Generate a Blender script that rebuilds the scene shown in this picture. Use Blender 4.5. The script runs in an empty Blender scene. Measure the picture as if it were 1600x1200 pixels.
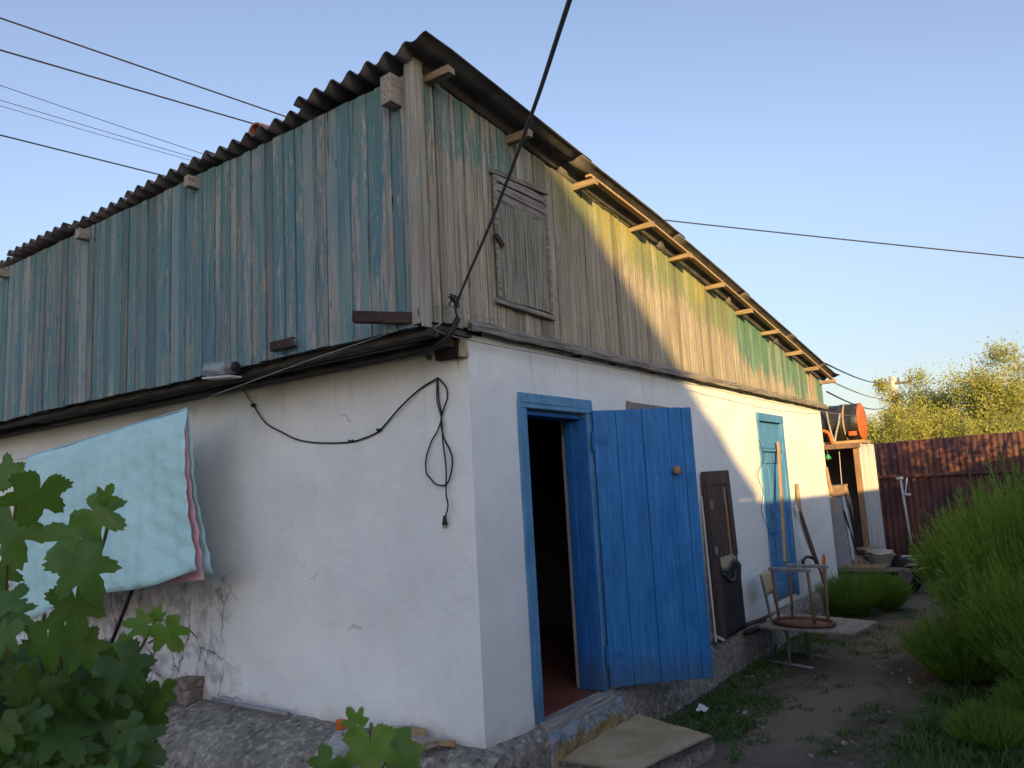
import bpy, bmesh, math, random
from math import sin, cos, pi, radians, atan2, sqrt, hypot
from mathutils import Vector, Matrix, noise
random.seed(7)
S = bpy.context.scene
COL = S.collection

# ------------------------------------------------------------------ camera, sky, sun, exposure
CAM = Vector((-3.51475, -2.80947, 1.37783))
YAW, PITCH, ROLL, FPX = 0.618585, 0.141297, -0.053329, 1216.89
fw = Vector((cos(PITCH)*cos(YAW), cos(PITCH)*sin(YAW), sin(PITCH)))
r0 = Vector((sin(YAW), -cos(YAW), 0)); u0 = r0.cross(fw)
CR = cos(ROLL)*r0 + sin(ROLL)*u0
CU = -sin(ROLL)*r0 + cos(ROLL)*u0
cam = bpy.data.cameras.new('camera'); camo = bpy.data.objects.new('camera', cam); COL.objects.link(camo)
m = Matrix((CR, CU, -fw)).transposed().to_4x4(); m.translation = CAM
camo.matrix_world = m
cam.sensor_width = 36; cam.lens = 36*FPX/1600; cam.clip_start = 0.05; cam.clip_end = 3000
S.camera = camo
SUN_AZ, SUN_EL = radians(39.0 + 180), radians(7.9)      # where the sun stands
w = bpy.data.worlds.new('World'); S.world = w; w.use_nodes = True
nt = w.node_tree; bg = nt.nodes['Background']
sk = nt.nodes.new('ShaderNodeTexSky'); sk.sky_type = 'NISHITA'; sk.sun_disc = False
sk.sun_elevation = SUN_EL; sk.sun_rotation = pi/2 - SUN_AZ
sk.altitude = 0; sk.air_density = 1.0; sk.dust_density = 0.7; sk.ozone_density = 1.6
hs = nt.nodes.new('ShaderNodeMix'); hs.data_type = 'RGBA'; hs.blend_type = 'MULTIPLY'; hs.inputs[0].default_value = 1; hs.inputs[7].default_value = (1.05, .955, 1.045, 1)
hv = nt.nodes.new('ShaderNodeHueSaturation'); hv.inputs['Saturation'].default_value = .90; nt.links.new(sk.outputs[0], hv.inputs['Color']); nt.links.new(hv.outputs[0], hs.inputs[6]); 
tc = nt.nodes.new('ShaderNodeTexCoord'); sx = nt.nodes.new('ShaderNodeSeparateXYZ'); nt.links.new(tc.outputs['Generated'], sx.inputs[0])
mr = nt.nodes.new('ShaderNodeMapRange'); mr.interpolation_type = 'SMOOTHSTEP'; nt.links.new(sx.outputs[2], mr.inputs[0]); mr.inputs[1].default_value = .0; mr.inputs[2].default_value = .42; mr.inputs[3].default_value = .60; mr.inputs[4].default_value = 1.0
h2 = nt.nodes.new('ShaderNodeVectorMath'); h2.operation = 'SCALE'; nt.links.new(hs.outputs[2], h2.inputs[0]); nt.links.new(mr.outputs[0], h2.inputs['Scale']); 
dt = nt.nodes.new('ShaderNodeVectorMath'); dt.operation = 'DOT_PRODUCT'; nt.links.new(tc.outputs['Generated'], dt.inputs[0]); dt.inputs[1].default_value = (cos(SUN_AZ), sin(SUN_AZ), 0)
m2 = nt.nodes.new('ShaderNodeMapRange'); m2.interpolation_type = 'SMOOTHSTEP'; nt.links.new(dt.outputs['Value'], m2.inputs[0]); m2.inputs[1].default_value = -.75; m2.inputs[2].default_value = .45; m2.inputs[3].default_value = .84; m2.inputs[4].default_value = 1.18
h3 = nt.nodes.new('ShaderNodeVectorMath'); h3.operation = 'SCALE'; nt.links.new(h2.outputs[0], h3.inputs[0]); nt.links.new(m2.outputs[0], h3.inputs['Scale']); nt.links.new(h3.outputs[0], bg.inputs[0]); bg.inputs[1].default_value = 0.15
sl = bpy.data.lights.new('sun', 'SUN'); sl.energy = 4.2; sl.angle = radians(0.45); sl.color = (1.0, 0.65, 0.25)
so = bpy.data.objects.new('sun', sl); COL.objects.link(so)
sd = Vector((cos(SUN_EL)*cos(SUN_AZ), cos(SUN_EL)*sin(SUN_AZ), sin(SUN_EL)))
so.rotation_euler = sd.to_track_quat('Z', 'Y').to_euler(); so.location = (-20, -20, 12)
S.view_settings.view_transform = 'Standard'; S.view_settings.look = 'None'
S.view_settings.exposure = 1.3; S.view_settings.gamma = 1

def ray(px, py): return fw + CR*((px-800)/FPX) - CU*((py-600)/FPX)
def on(px, py, ax, val):                     # the point of a real plane seen at a pixel of the photograph
    d = ray(px, py); t = (val-CAM[ax])/d[ax]; return CAM + d*t
def at(px, py, depth): return CAM + ray(px, py)*depth

# ------------------------------------------------------------------ material helpers
class NT:
    def __init__(s, name, rough=0.8, spec=0.3):
        s.m = bpy.data.materials.new(name); s.m.use_nodes = True; s.t = s.m.node_tree
        s.b = s.t.nodes['Principled BSDF']; s.b.inputs['Roughness'].default_value = rough
        s.b.inputs['Specular IOR Level'].default_value = spec; s.out = s.t.nodes['Material Output']
    def n(s, typ): return s.t.nodes.new(typ)
    def set(s, sock, v):
        if isinstance(v, bpy.types.NodeSocket): s.t.links.new(v, sock)
        elif isinstance(v, (tuple, list)) and len(v) == 3 and sock.type == 'RGBA': sock.default_value = (*v, 1)
        else: sock.default_value = v
    def obj(s): return s.n('ShaderNodeTexCoord').outputs['Object']
    def gen(s): return s.n('ShaderNodeNewGeometry').outputs['Position']
    def uv(s): return s.n('ShaderNodeTexCoord').outputs['UV']
    def attr(s, name='pl', what='Color'):
        a = s.n('ShaderNodeAttribute'); a.attribute_name = name; return a.outputs[what]
    def sep(s, v):
        a = s.n('ShaderNodeSeparateXYZ'); s.set(a.inputs[0], v); return a.outputs
    def comb(s, x, y, z):
        a = s.n('ShaderNodeCombineXYZ')
        for i, v in enumerate((x, y, z)): s.set(a.inputs[i], v)
        return a.outputs[0]
    def vm(s, op, a, b):
        v = s.n('ShaderNodeVectorMath'); v.operation = op; s.set(v.inputs[0], a); s.set(v.inputs[1], b); return v.outputs[0]
    def noise(s, vec, scale=1, detail=4, rough=0.6, dist=0, col=False):
        a = s.n('ShaderNodeTexNoise'); s.set(a.inputs['Vector'], vec); a.inputs['Scale'].default_value = scale
        a.inputs['Detail'].default_value = detail; a.inputs['Roughness'].default_value = rough; a.inputs['Distortion'].default_value = dist
        return a.outputs['Color' if col else 'Fac']
    def vor(s, vec, scale=1, feature='F1', rnd=1):
        a = s.n('ShaderNodeTexVoronoi'); a.feature = feature; s.set(a.inputs['Vector'], vec)
        a.inputs['Scale'].default_value = scale; a.inputs['Randomness'].default_value = rnd
        return a.outputs['Distance']
    def mth(s, op, a, b=0.0, clamp=False):
        v = s.n('ShaderNodeMath'); v.operation = op; v.use_clamp = clamp; s.set(v.inputs[0], a); s.set(v.inputs[1], b); return v.outputs[0]
    def ss(s, v, lo, hi):                                 # smooth step
        a = s.n('ShaderNodeMapRange'); a.interpolation_type = 'SMOOTHSTEP'; s.set(a.inputs[0], v)
        a.inputs[1].default_value = lo; a.inputs[2].default_value = hi; return a.outputs[0]
    def mix(s, f, a, b, mode='MIX'):
        x = s.n('ShaderNodeMix'); x.data_type = 'RGBA'; x.blend_type = mode
        s.set(x.inputs[0], f); s.set(x.inputs[6], a); s.set(x.inputs[7], b); return x.outputs[2]
    def bump(s, h, strength=0.3, dist=0.01):
        a = s.n('ShaderNodeBump'); a.inputs['Strength'].default_value = strength; a.inputs['Distance'].default_value = dist
        s.set(a.inputs['Height'], h); s.set(s.b.inputs['Normal'], a.outputs[0])
    def col(s, c): s.set(s.b.inputs['Base Color'], c); return s.m
    def rough(s, v): s.set(s.b.inputs['Roughness'], v)

def simple(name, c1, c2, scale=(8, 8, 8), rough=0.75, bump=0.25, spec=0.3, detail=6, metal=0, lo=.35, hi=.65, bd=.006):
    k = NT(name, rough, spec); v = k.vm('MULTIPLY', k.obj(), scale); f = k.noise(v, 1, detail)
    f2 = k.noise(k.vm('MULTIPLY', k.obj(), tuple(x*5 for x in scale)), 1, 3)
    c = k.mix(k.ss(f, lo, hi), c1, c2); c = k.mix(k.mth('MULTIPLY', f2, .35), c, tuple(x*.55 for x in c1))
    k.b.inputs['Metallic'].default_value = metal
    k.bump(k.mth('ADD', f, f2), bump, bd)
    return k.col(c)

# ------------------------------------------------------------------ materials
def plank_mat(name, left):
    k = NT(name, 0.85, 0.2); o = k.obj(); pl = k.sep(k.attr()); seed = k.mth('MULTIPLY', pl[2], 60.0)
    off = k.comb(seed, k.mth('MULTIPLY', seed, 1.7), seed); v = k.vm('ADD', o, off)
    grain = k.ss(k.noise(k.vm('MULTIPLY', v, (85, 85, 2.0)), 1, 6, .7, .5), .32, .68)
    fine = k.ss(k.noise(k.vm('MULTIPLY', v, (190, 190, 4)), 1, 4, .65), .35, .65)
    wear = k.noise(k.vm('MULTIPLY', v, (16, 16, 1.3)), 1, 7, .68, .5)
    broad = k.noise(k.vm('MULTIPLY', o, (1.3, 1.3, 1.0)), 1, 3)
    hue = k.noise(k.vm('MULTIPLY', v, (4, 4, .9)), 1, 4)
    if left: bare = k.mix(grain, (.19, .195, .18), (.40, .40, .36))
    else: bare = k.mix(grain, (.19, .165, .12), (.48, .425, .32))
    grey = k.mix(grain, (.15, .145, .125), (.36, .345, .30))
    bare = k.mix(pl[1], bare, grey); rb = k.mth('FRACT', k.mth('MULTIPLY', pl[2], 37.0))
    blue = k.mix(k.ss(hue, .35, .65), (.064, .170, .235), (.088, .205, .21))
    green = (.065, .185, .14) if left else (.05, .13, .06)
    teal = k.mix(k.attr('pt', 'Fac'), blue, green)
    if not left:
        moss = k.mix(k.ss(k.noise(k.vm('MULTIPLY', o, (.9, .9, .9)), 1, 2), .42, .6), (.31, .29, .075), (.16, .205, .075))
        sx = k.sep(o)[0]
        moss = k.mix(k.ss(sx, 4.3, 4.7), moss, (.045, .175, .12))
        teal = k.mix(k.ss(k.sep(o)[0], .3, 1.2), (.09, .20, .17), moss)
    teal = k.mix(k.mth('MULTIPLY', fine, .40), teal, (.25, .31, .31))
    flake = k.noise(k.vm('MULTIPLY', v, (48, 48, 9)), 1, 6, .7, .8)
    mask = k.mth('ADD', k.mth('ADD', k.mth('MULTIPLY', k.ss(wear, .25, .75), .85), k.mth('MULTIPLY', grain, .22)), k.mth('MULTIPLY', k.ss(flake, .3, .7), .42))
    mask = k.mth('ADD', mask, k.mth('MULTIPLY', k.mth('SUBTRACT', broad, .5), .35))
    mask = k.mth('ADD', mask, pl[0])
    c = k.mix(k.ss(mask, 1.02, 1.20), bare, teal)
    tone = k.noise(k.vm('MULTIPLY', v, (7, 7, .5)), 1, 4, .6); c = k.mix(k.mth('MULTIPLY', k.ss(tone, .48, .30), .45), c, (.12, .115, .10)); c = k.mix(k.mth('MULTIPLY', k.ss(tone, .54, .72), .35), c, (.42, .40, .35))
    c = k.mix(k.mth('MULTIPLY', k.ss(rb, .62, 1.0), .45), c, (.10, .10, .09)); c = k.mix(k.mth('MULTIPLY', k.ss(rb, .30, .0), .25), c, (.46, .45, .40))
    # knots and cracks
    kn = k.vor(k.vm('MULTIPLY', v, (11, 11, 2.1)), 1)
    c = k.mix(k.ss(kn, .085, .03), c, (.05, .045, .035))
    cr = k.noise(k.vm('MULTIPLY', v, (45, 45, .8)), 1, 6, .7, 1.0)
    c = k.mix(k.ss(cr, .39, .31), c, (.035, .032, .026))
    k.bump(k.mth('ADD', k.mth('MULTIPLY', grain, 1.0), k.mth('MULTIPLY', k.ss(cr, .40, .31), -.9)), .55, .006)
    return k.col(c)

def wall_mat():
    k = NT('whitewash plaster', 0.9, 0.15); o = k.obj(); x, y, z = k.sep(o)
    n1 = k.noise(k.vm('MULTIPLY', o, (1.1, 1.1, 1.6)), 1, 5); n2 = k.noise(o, 7, 6); n3 = k.noise(o, 60, 4)
    c = k.mix(k.ss(n1, .3, .7), (.625, .65, .64), (.725, .745, .725))
    # brush strokes and rain streaks below the drip board
    st = k.noise(k.vm('MULTIPLY', o, (22, 22, 1.1)), 1, 4)
    up = k.mth('MULTIPLY', k.ss(z, 1.75, 2.3), k.ss(st, .56, .70))
    c = k.mix(k.mth('MULTIPLY', up, .42), c, (.36, .34, .30))
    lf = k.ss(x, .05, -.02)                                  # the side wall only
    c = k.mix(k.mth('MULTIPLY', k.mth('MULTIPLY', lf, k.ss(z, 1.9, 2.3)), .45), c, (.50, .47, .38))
    # weathered base of the side wall
    reg = k.mth('ADD', k.mth('MULTIPLY', k.mth('SUBTRACT', y, 2.05), .75), k.mth('SUBTRACT', n1, .5))
    reg = k.mth('MULTIPLY', k.ss(reg, .05, .28), k.ss(k.mth('ADD', z, k.mth('MULTIPLY', n2, .5)), 1.25, .85))
    reg = k.mth('MULTIPLY', reg, lf)
    pt = k.mix(k.ss(n2, .40, .60), (.27, .265, .26), (.56, .56, .57))
    c = k.mix(k.mth('MULTIPLY', reg, .85), c, pt)
    wob = k.vm('ADD', o, k.vm('MULTIPLY', k.noise(o, 5, 5, .6, 0, True), (.22, .22, .22)))
    ck = k.vor(k.vm('MULTIPLY', wob, (1, 2.0, 1.35)), 1.5, 'DISTANCE_TO_EDGE')
    fl = k.noise(k.vm('MULTIPLY', o, (5, 9, 3.2)), 1, 7, .72)
    crk = k.mth('MULTIPLY', k.ss(ck, .022, .006), reg)
    crk = k.mth('MAXIMUM', crk, k.mth('MULTIPLY', k.ss(fl, .615, .66), reg))
    # chips and cracks elsewhere (front wall)
    ck2 = k.vor(k.vm('MULTIPLY', wob, (1.2, 1.2, .9)), 1.1, 'DISTANCE_TO_EDGE')
    sp = k.noise(o, 1.6, 2)
    crk2 = k.mth('MULTIPLY', k.mth('MULTIPLY', k.ss(ck2, .010, .003), k.ss(sp, .60, .68)), .4)
    c = k.mix(k.mth('MAXIMUM', crk, crk2), c, (.10, .095, .09))
    # dirt splashed on the foot, its edge ragged
    ft = k.ss(k.mth('ADD', z, k.mth('MULTIPLY', k.mth('SUBTRACT', n2, .5), .35)), .13, .0)
    c = k.mix(k.mth('MULTIPLY', ft, .55), c, (.42, .40, .37))
    spk = k.vor(o, 9); c = k.mix(k.mth('MULTIPLY', k.ss(spk, .05, .02), .6), c, (.25, .24, .22))
    c = k.mix(k.mth('MULTIPLY', k.ss(n2, .50, .70), .18), c, (.50, .50, .46))
    h = k.mth('ADD', k.mth('MULTIPLY', n2, 1.0), k.mth('MULTIPLY', n3, .18)); h = k.mth('SUBTRACT', h, k.mth('MULTIPLY', k.mth('MAXIMUM', crk, crk2), .5))
    k.bump(h, .28, .03)
    return k.col(c)

def blue_mat(name, c1, c2, worn, chip=(.34, .36, .36)):
    k = NT(name, 0.5, 0.35); o = k.obj()
    g = k.noise(k.vm('MULTIPLY', o, (55, 55, 2.5)), 1, 5, .65, .6); b = k.noise(k.vm('MULTIPLY', o, (9, 9, 3)), 1, 6, .7, .5)
    c = k.mix(k.ss(b, .3, .7), c1, c2); c = k.mix(k.mth('MULTIPLY', k.ss(g, .45, .75), .5), c, tuple(min(1, q*1.5+.03) for q in c2))
    sc = k.noise(k.vm('MULTIPLY', o, (30, 30, 20)), 1, 7, .75, 1.5)
    c = k.mix(k.mth('MULTIPLY', k.ss(sc, .62, .70), worn), c, chip)
    dk = k.noise(k.vm('MULTIPLY', o, (70, 70, 1.6)), 1, 5, .7); c = k.mix(k.mth('MULTIPLY', k.ss(dk, .38, .28), .6), c, tuple(q*.35 for q in c1))
    gr = k.noise(k.vm('MULTIPLY', o, (5, 5, 2.5)), 1, 6, .7); c = k.mix(k.mth('MULTIPLY', k.ss(gr, .52, .72), .4), c, tuple(q*.45+.012 for q in c1)); c = k.mix(k.mth('MULTIPLY', k.ss(k.mth('ADD', k.sep(o)[2], k.mth('MULTIPLY', k.mth('SUBTRACT', gr, .5), .5)), .28, .08), .5), c, (.05, .075, .10))
    k.rough(k.mth('ADD', .45, k.mth('MULTIPLY', b, .3)))
    k.bump(k.mth('ADD', g, k.mth('MULTIPLY', b, .6)), .4, .005)
    return k.col(c)

def concrete_mat(name, a, b, scale=6, bump=.6, bd=.02):
    k = NT(name, .95, .1); o = k.obj(); n1 = k.noise(o, scale*.4, 6); n2 = k.noise(o, scale*4, 7, .7); n3 = k.vor(o, scale*9)
    c = k.mix(k.ss(n1, .3, .7), a, b); c = k.mix(k.ss(n2, .5, .66), c, tuple(q*1.6 for q in b)); c = k.mix(k.mth('MULTIPLY', k.ss(n2, .46, .34), .8), c, tuple(q*.35 for q in a))
    k.bump(k.mth('ADD', k.mth('ADD', n1, k.mth('MULTIPLY', n2, .6)), k.mth('MULTIPLY', n3, .25)), bump, bd)
    return k.col(c)

def ground_mat():
    k = NT('yard earth', .95, .1); o = k.obj(); n1 = k.noise(o, .8, 6); n2 = k.noise(o, 5, 7, .7); n3 = k.noise(o, 40, 5, .7)
    c = k.mix(k.ss(n1, .38, .62), (.075, .058, .043), (.135, .108, .08)); c = k.mix(k.ss(n2, .52, .7), c, (.18, .145, .108))
    n4 = k.noise(o, 16, 6, .7); c = k.mix(k.mth('MULTIPLY', k.ss(n4, .48, .66), .65), c, (.05, .042, .032)); c = k.mix(k.mth('MULTIPLY', k.ss(n3, .5, .68), .6), c, (.19, .16, .125))
    ox, oy, oz = k.sep(o); pd = k.mth('ABSOLUTE', k.mth('ADD', k.mth('ADD', oy, 1.0), k.mth('MULTIPLY', k.mth('SUBTRACT', n1, .5), .6))); c = k.mix(k.mth('MULTIPLY', k.mth('MULTIPLY', k.ss(pd, .42, .12), k.ss(ox, .5, 2)), .75), c, (.20, .155, .115))
    st = k.vor(o, 34); c = k.mix(k.ss(st, .12, .07), c, (.22, .20, .175))
    far = k.n('ShaderNodeVectorMath'); far.operation = 'LENGTH'; k.set(far.inputs[0], o)
    c = k.mix(k.ss(far.outputs['Value'], 22, 60), c, (.12, .13, .05))
    k.bump(k.mth('ADD', n2, k.mth('MULTIPLY', n3, .5)), .7, .03)
    return k.col(c)

def leaf_mat(name, c1, c2, veins=False, trans=.35, rough=.5):
    k = NT(name, rough, .35); pl = k.sep(k.attr()); o = k.obj()
    n = k.noise(o, 9, 4); c = k.mix(k.mth('ADD', pl[0], k.mth('MULTIPLY', k.mth('SUBTRACT', n, .5), .5), True), c1, c2)
    if veins:
        v = pl[1]; c = k.mix(k.mth('MULTIPLY', k.ss(v, .72, .92), .5), c, (.20, .29, .08))
        n2 = k.noise(o, 70, 4); c = k.mix(k.mth('MULTIPLY', k.ss(n2, .55, .75), .22), c, (.16, .17, .04))
        k.bump(n2, .2, .003)
    k.col(c)
    tr = k.n('ShaderNodeBsdfTranslucent'); k.set(tr.inputs[0], k.mix(.5, c, (.28, .36, .03)))
    mx = k.n('ShaderNodeMixShader'); mx.inputs[0].default_value = trans
    k.t.links.new(k.b.outputs[0], mx.inputs[1]); k.t.links.new(tr.outputs[0], mx.inputs[2]); k.t.links.new(mx.outputs[0], k.out.inputs[0])
    return k.m

def rust_mat(name, base, rust, metal=.0, zs=(14, 14, .9)):
    k = NT(name, .8, .25); o = k.obj(); n1 = k.noise(k.vm('MULTIPLY', o, zs), 1, 6, .65); n2 = k.noise(o, 2.2, 5); n3 = k.noise(o, 45, 4)
    c = k.mix(k.ss(k.mth('ADD', k.mth('MULTIPLY', n1, .5), k.mth('MULTIPLY', n2, .5)), .42, .58), base, rust)
    c = k.mix(k.mth('MULTIPLY', n3, .4), c, tuple(q*.5 for q in base)); k.bump(n3, .2, .004); return k.col(c)

M = {}
M['plank_l'] = plank_mat('faded blue green boards', True)
M['plank_f'] = plank_mat('bare weathered boards', False)
M['wall'] = wall_mat()
M['blue'] = blue_mat('bright blue door paint', (.008, .105, .31), (.020, .165, .39), .75, (.16, .33, .47))
M['blue_shaded'] = blue_mat('blue jamb paint with shade', (.008, .085, .28), (.015, .125, .35), .3, (.2, .3, .42))  # darker blue puts the shade of the sideways-facing jamb into its colour
M['blue_pale'] = blue_mat('pale blue frame paint', (.055, .18, .33), (.10, .25, .41), .6, (.40, .42, .40))
M['blue_worn'] = blue_mat('worn turquoise door paint', (.035, .15, .36), (.08, .24, .42), .7, (.50, .52, .44))
M['plinth'] = concrete_mat('rough plinth concrete', (.15, .138, .118), (.255, .238, .205), 5, .9, .03)
M['ochre'] = simple('ochre washed step', (.36, .275, .16), (.47, .375, .235), (5, 5, 5), .95, .6, .1, 8, 0, .35, .65, .012)
def mortar_mat():
    k = NT('blue and ochre washed mortar', .95, .1); o = k.obj(); n1 = k.noise(o, 9, 7, .7); n2 = k.noise(o, 35, 5); y = k.sep(o)[1]
    bl = k.mix(k.ss(n1, .35, .65), (.15, .20, .25), (.27, .31, .34)); oc = k.mix(k.ss(n1, .35, .65), (.20, .14, .065), (.33, .24, .12))
    e = k.mth('ADD', y, k.mth('MULTIPLY', k.mth('SUBTRACT', n1, .5), .06)); c = k.mix(k.ss(e, -.103, -.115), bl, oc)
    c = k.mix(k.mth('MULTIPLY', k.ss(n2, .52, .66), .6), c, (.08, .07, .055)); k.bump(k.mth('ADD', n1, k.mth('MULTIPLY', n2, .5)), .8, .02); return k.col(c)
M['bluemortar'] = mortar_mat()
M['earth'] = ground_mat()
M['slate'] = simple('weathered asbestos slate', (.075, .077, .085), (.15, .15, .152), (5, 5, 5), .9, .3)
M['beam'] = simple('grey weathered beam', (.23, .20, .165), (.40, .36, .29), (9, 60, 60), .85, .5)
M['purlin'] = simple('pine purlin', (.20, .15, .10), (.36, .28, .18), (50, 5, 50), .8, .4)
M['greywood'] = simple('grey old board', (.15, .14, .125), (.34, .32, .285), (50, 50, 4), .9, .8, .1)
M['greyx'] = simple('grey old board lying flat', (.14, .13, .115), (.33, .31, .275), (4, 50, 50), .9, .8, .1)
M['hatchwood'] = simple('cracked grey green board', (.14, .145, .12), (.36, .36, .30), (70, 70, 2.2), .9, 1.0, .1, 7, 0, .40, .56, .01)
M['darkwood'] = simple('dark old timber', (.035, .03, .026), (.10, .09, .075), (30, 4, 30), .9, .6)
M['blackish'] = simple('board gap shade', (.02, .02, .02), (.03, .03, .03))  # near black stands in for the shade inside the board gaps
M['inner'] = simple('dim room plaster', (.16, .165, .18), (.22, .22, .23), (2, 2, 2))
M['floor'] = simple('red brown floor paint', (.15, .05, .035), (.20, .07, .05), (3, 30, 3), .5)
M['threshold'] = simple('bare grey threshold', (.22, .20, .185), (.42, .40, .37), (4, 60, 60), .85, .6)
M['innerjamb'] = simple('off white inner jamb', (.50, .46, .42), (.62, .58, .53), (6, 6, 3), .8)
M['rustiron'] = rust_mat('dark rusty iron', (.032, .022, .022), (.07, .04, .034), 0, (9, 9, 9))
M['blackrubber'] = simple('black rubber', (.012, .012, .013), (.025, .025, .027), (20, 20, 20), .55)
M['cablegrey'] = simple('grey cable sheath', (.05, .05, .058), (.085, .085, .095), (20, 20, 20), .5)
M['wire'] = simple('grey wire', (.20, .20, .20), (.32, .32, .31), (20, 20, 20), .5)
M['fence'] = rust_mat('red brown corrugated iron', (.075, .040, .044), (.17, .07, .05))
M['zinc'] = simple('zinc sheet', (.30, .33, .34), (.44, .46, .46), (5, 5, 1), .55, .2, .5)
M['tank'] = simple('black tank', (.018, .018, .02), (.04, .042, .045), (6, 6, 6), .35, .1, .5)
M['orange'] = simple('orange plastic', (.40, .095, .02), (.55, .14, .03), (5, 5, 5), .5, .1)
M['shedwood'] = simple('brown shed wood', (.20, .12, .07), (.32, .20, .12), (40, 40, 3), .8, .4)
M['shedin'] = simple('dark clay wall', (.11, .09, .065), (.17, .14, .10), (3, 3, 3), .9, .3)
M['cyan'] = simple('pale turquoise cloth', (.42, .66, .67), (.48, .72, .73), (5, 3, 11), .9, .16, .05, 5, 0, .35, .65, .02)
M['pink'] = simple('pink lining cloth', (.84, .52, .60), (.88, .58, .66), (3, 3, 3), .9, .15)
M['tube'] = simple('grey steel tube', (.17, .17, .18), (.28, .28, .29), (12, 12, 12), .5, .2, .5)
M['rusttube'] = rust_mat('rusty tube', (.13, .085, .06), (.22, .14, .085), 0, (20, 20, 20))
M['ply'] = simple('cream plywood', (.42, .37, .22), (.52, .47, .30), (4, 30, 4), .6, .2)
M['board'] = simple('faded tabletop', (.15, .13, .105), (.25, .22, .18), (5, 30, 5), .7, .3)
M['redseat'] = simple('red brown seat', (.10, .035, .025), (.17, .07, .05), (10, 10, 10), .7, .4)
M['vinyl'] = simple('black vinyl', (.020, .019, .024), (.032, .03, .036), (5, 5, 5), .45, .3, .4)
M['brownpanel'] = simple('dark brown panel', (.045, .028, .024), (.09, .055, .045), (30, 30, 2), .6, .4)
M['ripwood'] = simple('bare ripped wood', (.30, .25, .16), (.45, .39, .28), (30, 30, 3), .9, .4)
M['pine'] = simple('raw pine', (.30, .20, .11), (.44, .31, .18), (50, 50, 4), .8, .3)
M['palepaint'] = simple('chalky pale paint', (.45, .45, .43), (.58, .58, .56), (20, 20, 3), .8, .3)
M['fridge'] = simple('enamelled steel', (.42, .46, .52), (.50, .54, .60), (3, 3, 3), .4, .1, .5)
M['fridgeside'] = simple('dull grey steel', (.22, .24, .27), (.28, .30, .32), (3, 3, 3), .5, .1, .5)
M['rag'] = simple('dirty brown rag', (.19, .13, .085), (.34, .25, .165), (9, 9, 9), .95, .8)
M['rag2'] = simple('dirty beige rag', (.32, .27, .21), (.50, .45, .38), (12, 12, 12), .95, .8)
M['enamel'] = simple('white enamel', (.50, .50, .46), (.60, .60, .56), (8, 8, 8), .35, .1, .5)
M['brick'] = simple('broken brick', (.14, .115, .095), (.26, .215, .18), (18, 18, 18), .95, .8)
M['bluepl'] = simple('blue plastic', (.02, .16, .50), (.04, .22, .58), (5, 5, 5), .35, .1, .5)
M['paper'] = simple('white paper', (.65, .65, .63), (.72, .72, .70), (9, 9, 9), .9, .3)
M['clay'] = simple('orange clay tile', (.36, .15, .07), (.46, .21, .10), (12, 12, 12), .9, .4)
M['bark'] = simple('bark', (.09, .07, .05), (.17, .14, .11), (30, 30, 5), .95, .8)
M['stem'] = simple('green stem', (.12, .13, .04), (.17, .17, .06), (30, 30, 5), .7, .2)
M['concpole'] = simple('pale pole', (.42, .38, .33), (.52, .48, .42), (3, 3, 3), .9, .2)
M['stucco'] = simple('neighbour stucco', (.50, .47, .42), (.58, .55, .50), (2, 2, 2), .9, .3)
M['greenpl'] = simple('green enamel', (.04, .30, .14), (.06, .36, .18), (5, 5, 5), .4, .1)
M['vine'] = leaf_mat('grape leaf', (.028, .082, .022), (.115, .24, .035), True, .38, .45)
M['kochia'] = leaf_mat('feathery shrub', (.06, .15, .02), (.19, .325, .04), False, .4, .6)
M['elm'] = leaf_mat('far tree leaf', (.17, .20, .06), (.38, .37, .08), False, .3, .6)
M['darkleaf'] = leaf_mat('dull tree leaf', (.05, .085, .025), (.10, .14, .035), False, .3, .6)
M['weed'] = leaf_mat('ground weed', (.035, .075, .018), (.075, .14, .03), False, .3, .6)
def glass_mat(name, col, rough=.05, alpha=.2):
    k = NT(name, rough, .6); k.b.inputs['Base Color'].default_value = (*col, 1); k.b.inputs['Transmission Weight'].default_value = 1-alpha
    k.b.inputs['IOR'].default_value = 1.3; return k.m
M['glass'] = glass_mat('jar glass', (.95, .98, .98), .04, .10)
M['pet'] = glass_mat('clear plastic', (.85, .9, .95), .12, .15)
M['pane'] = glass_mat('window pane', (.12, .14, .15), .05, .6)

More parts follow.
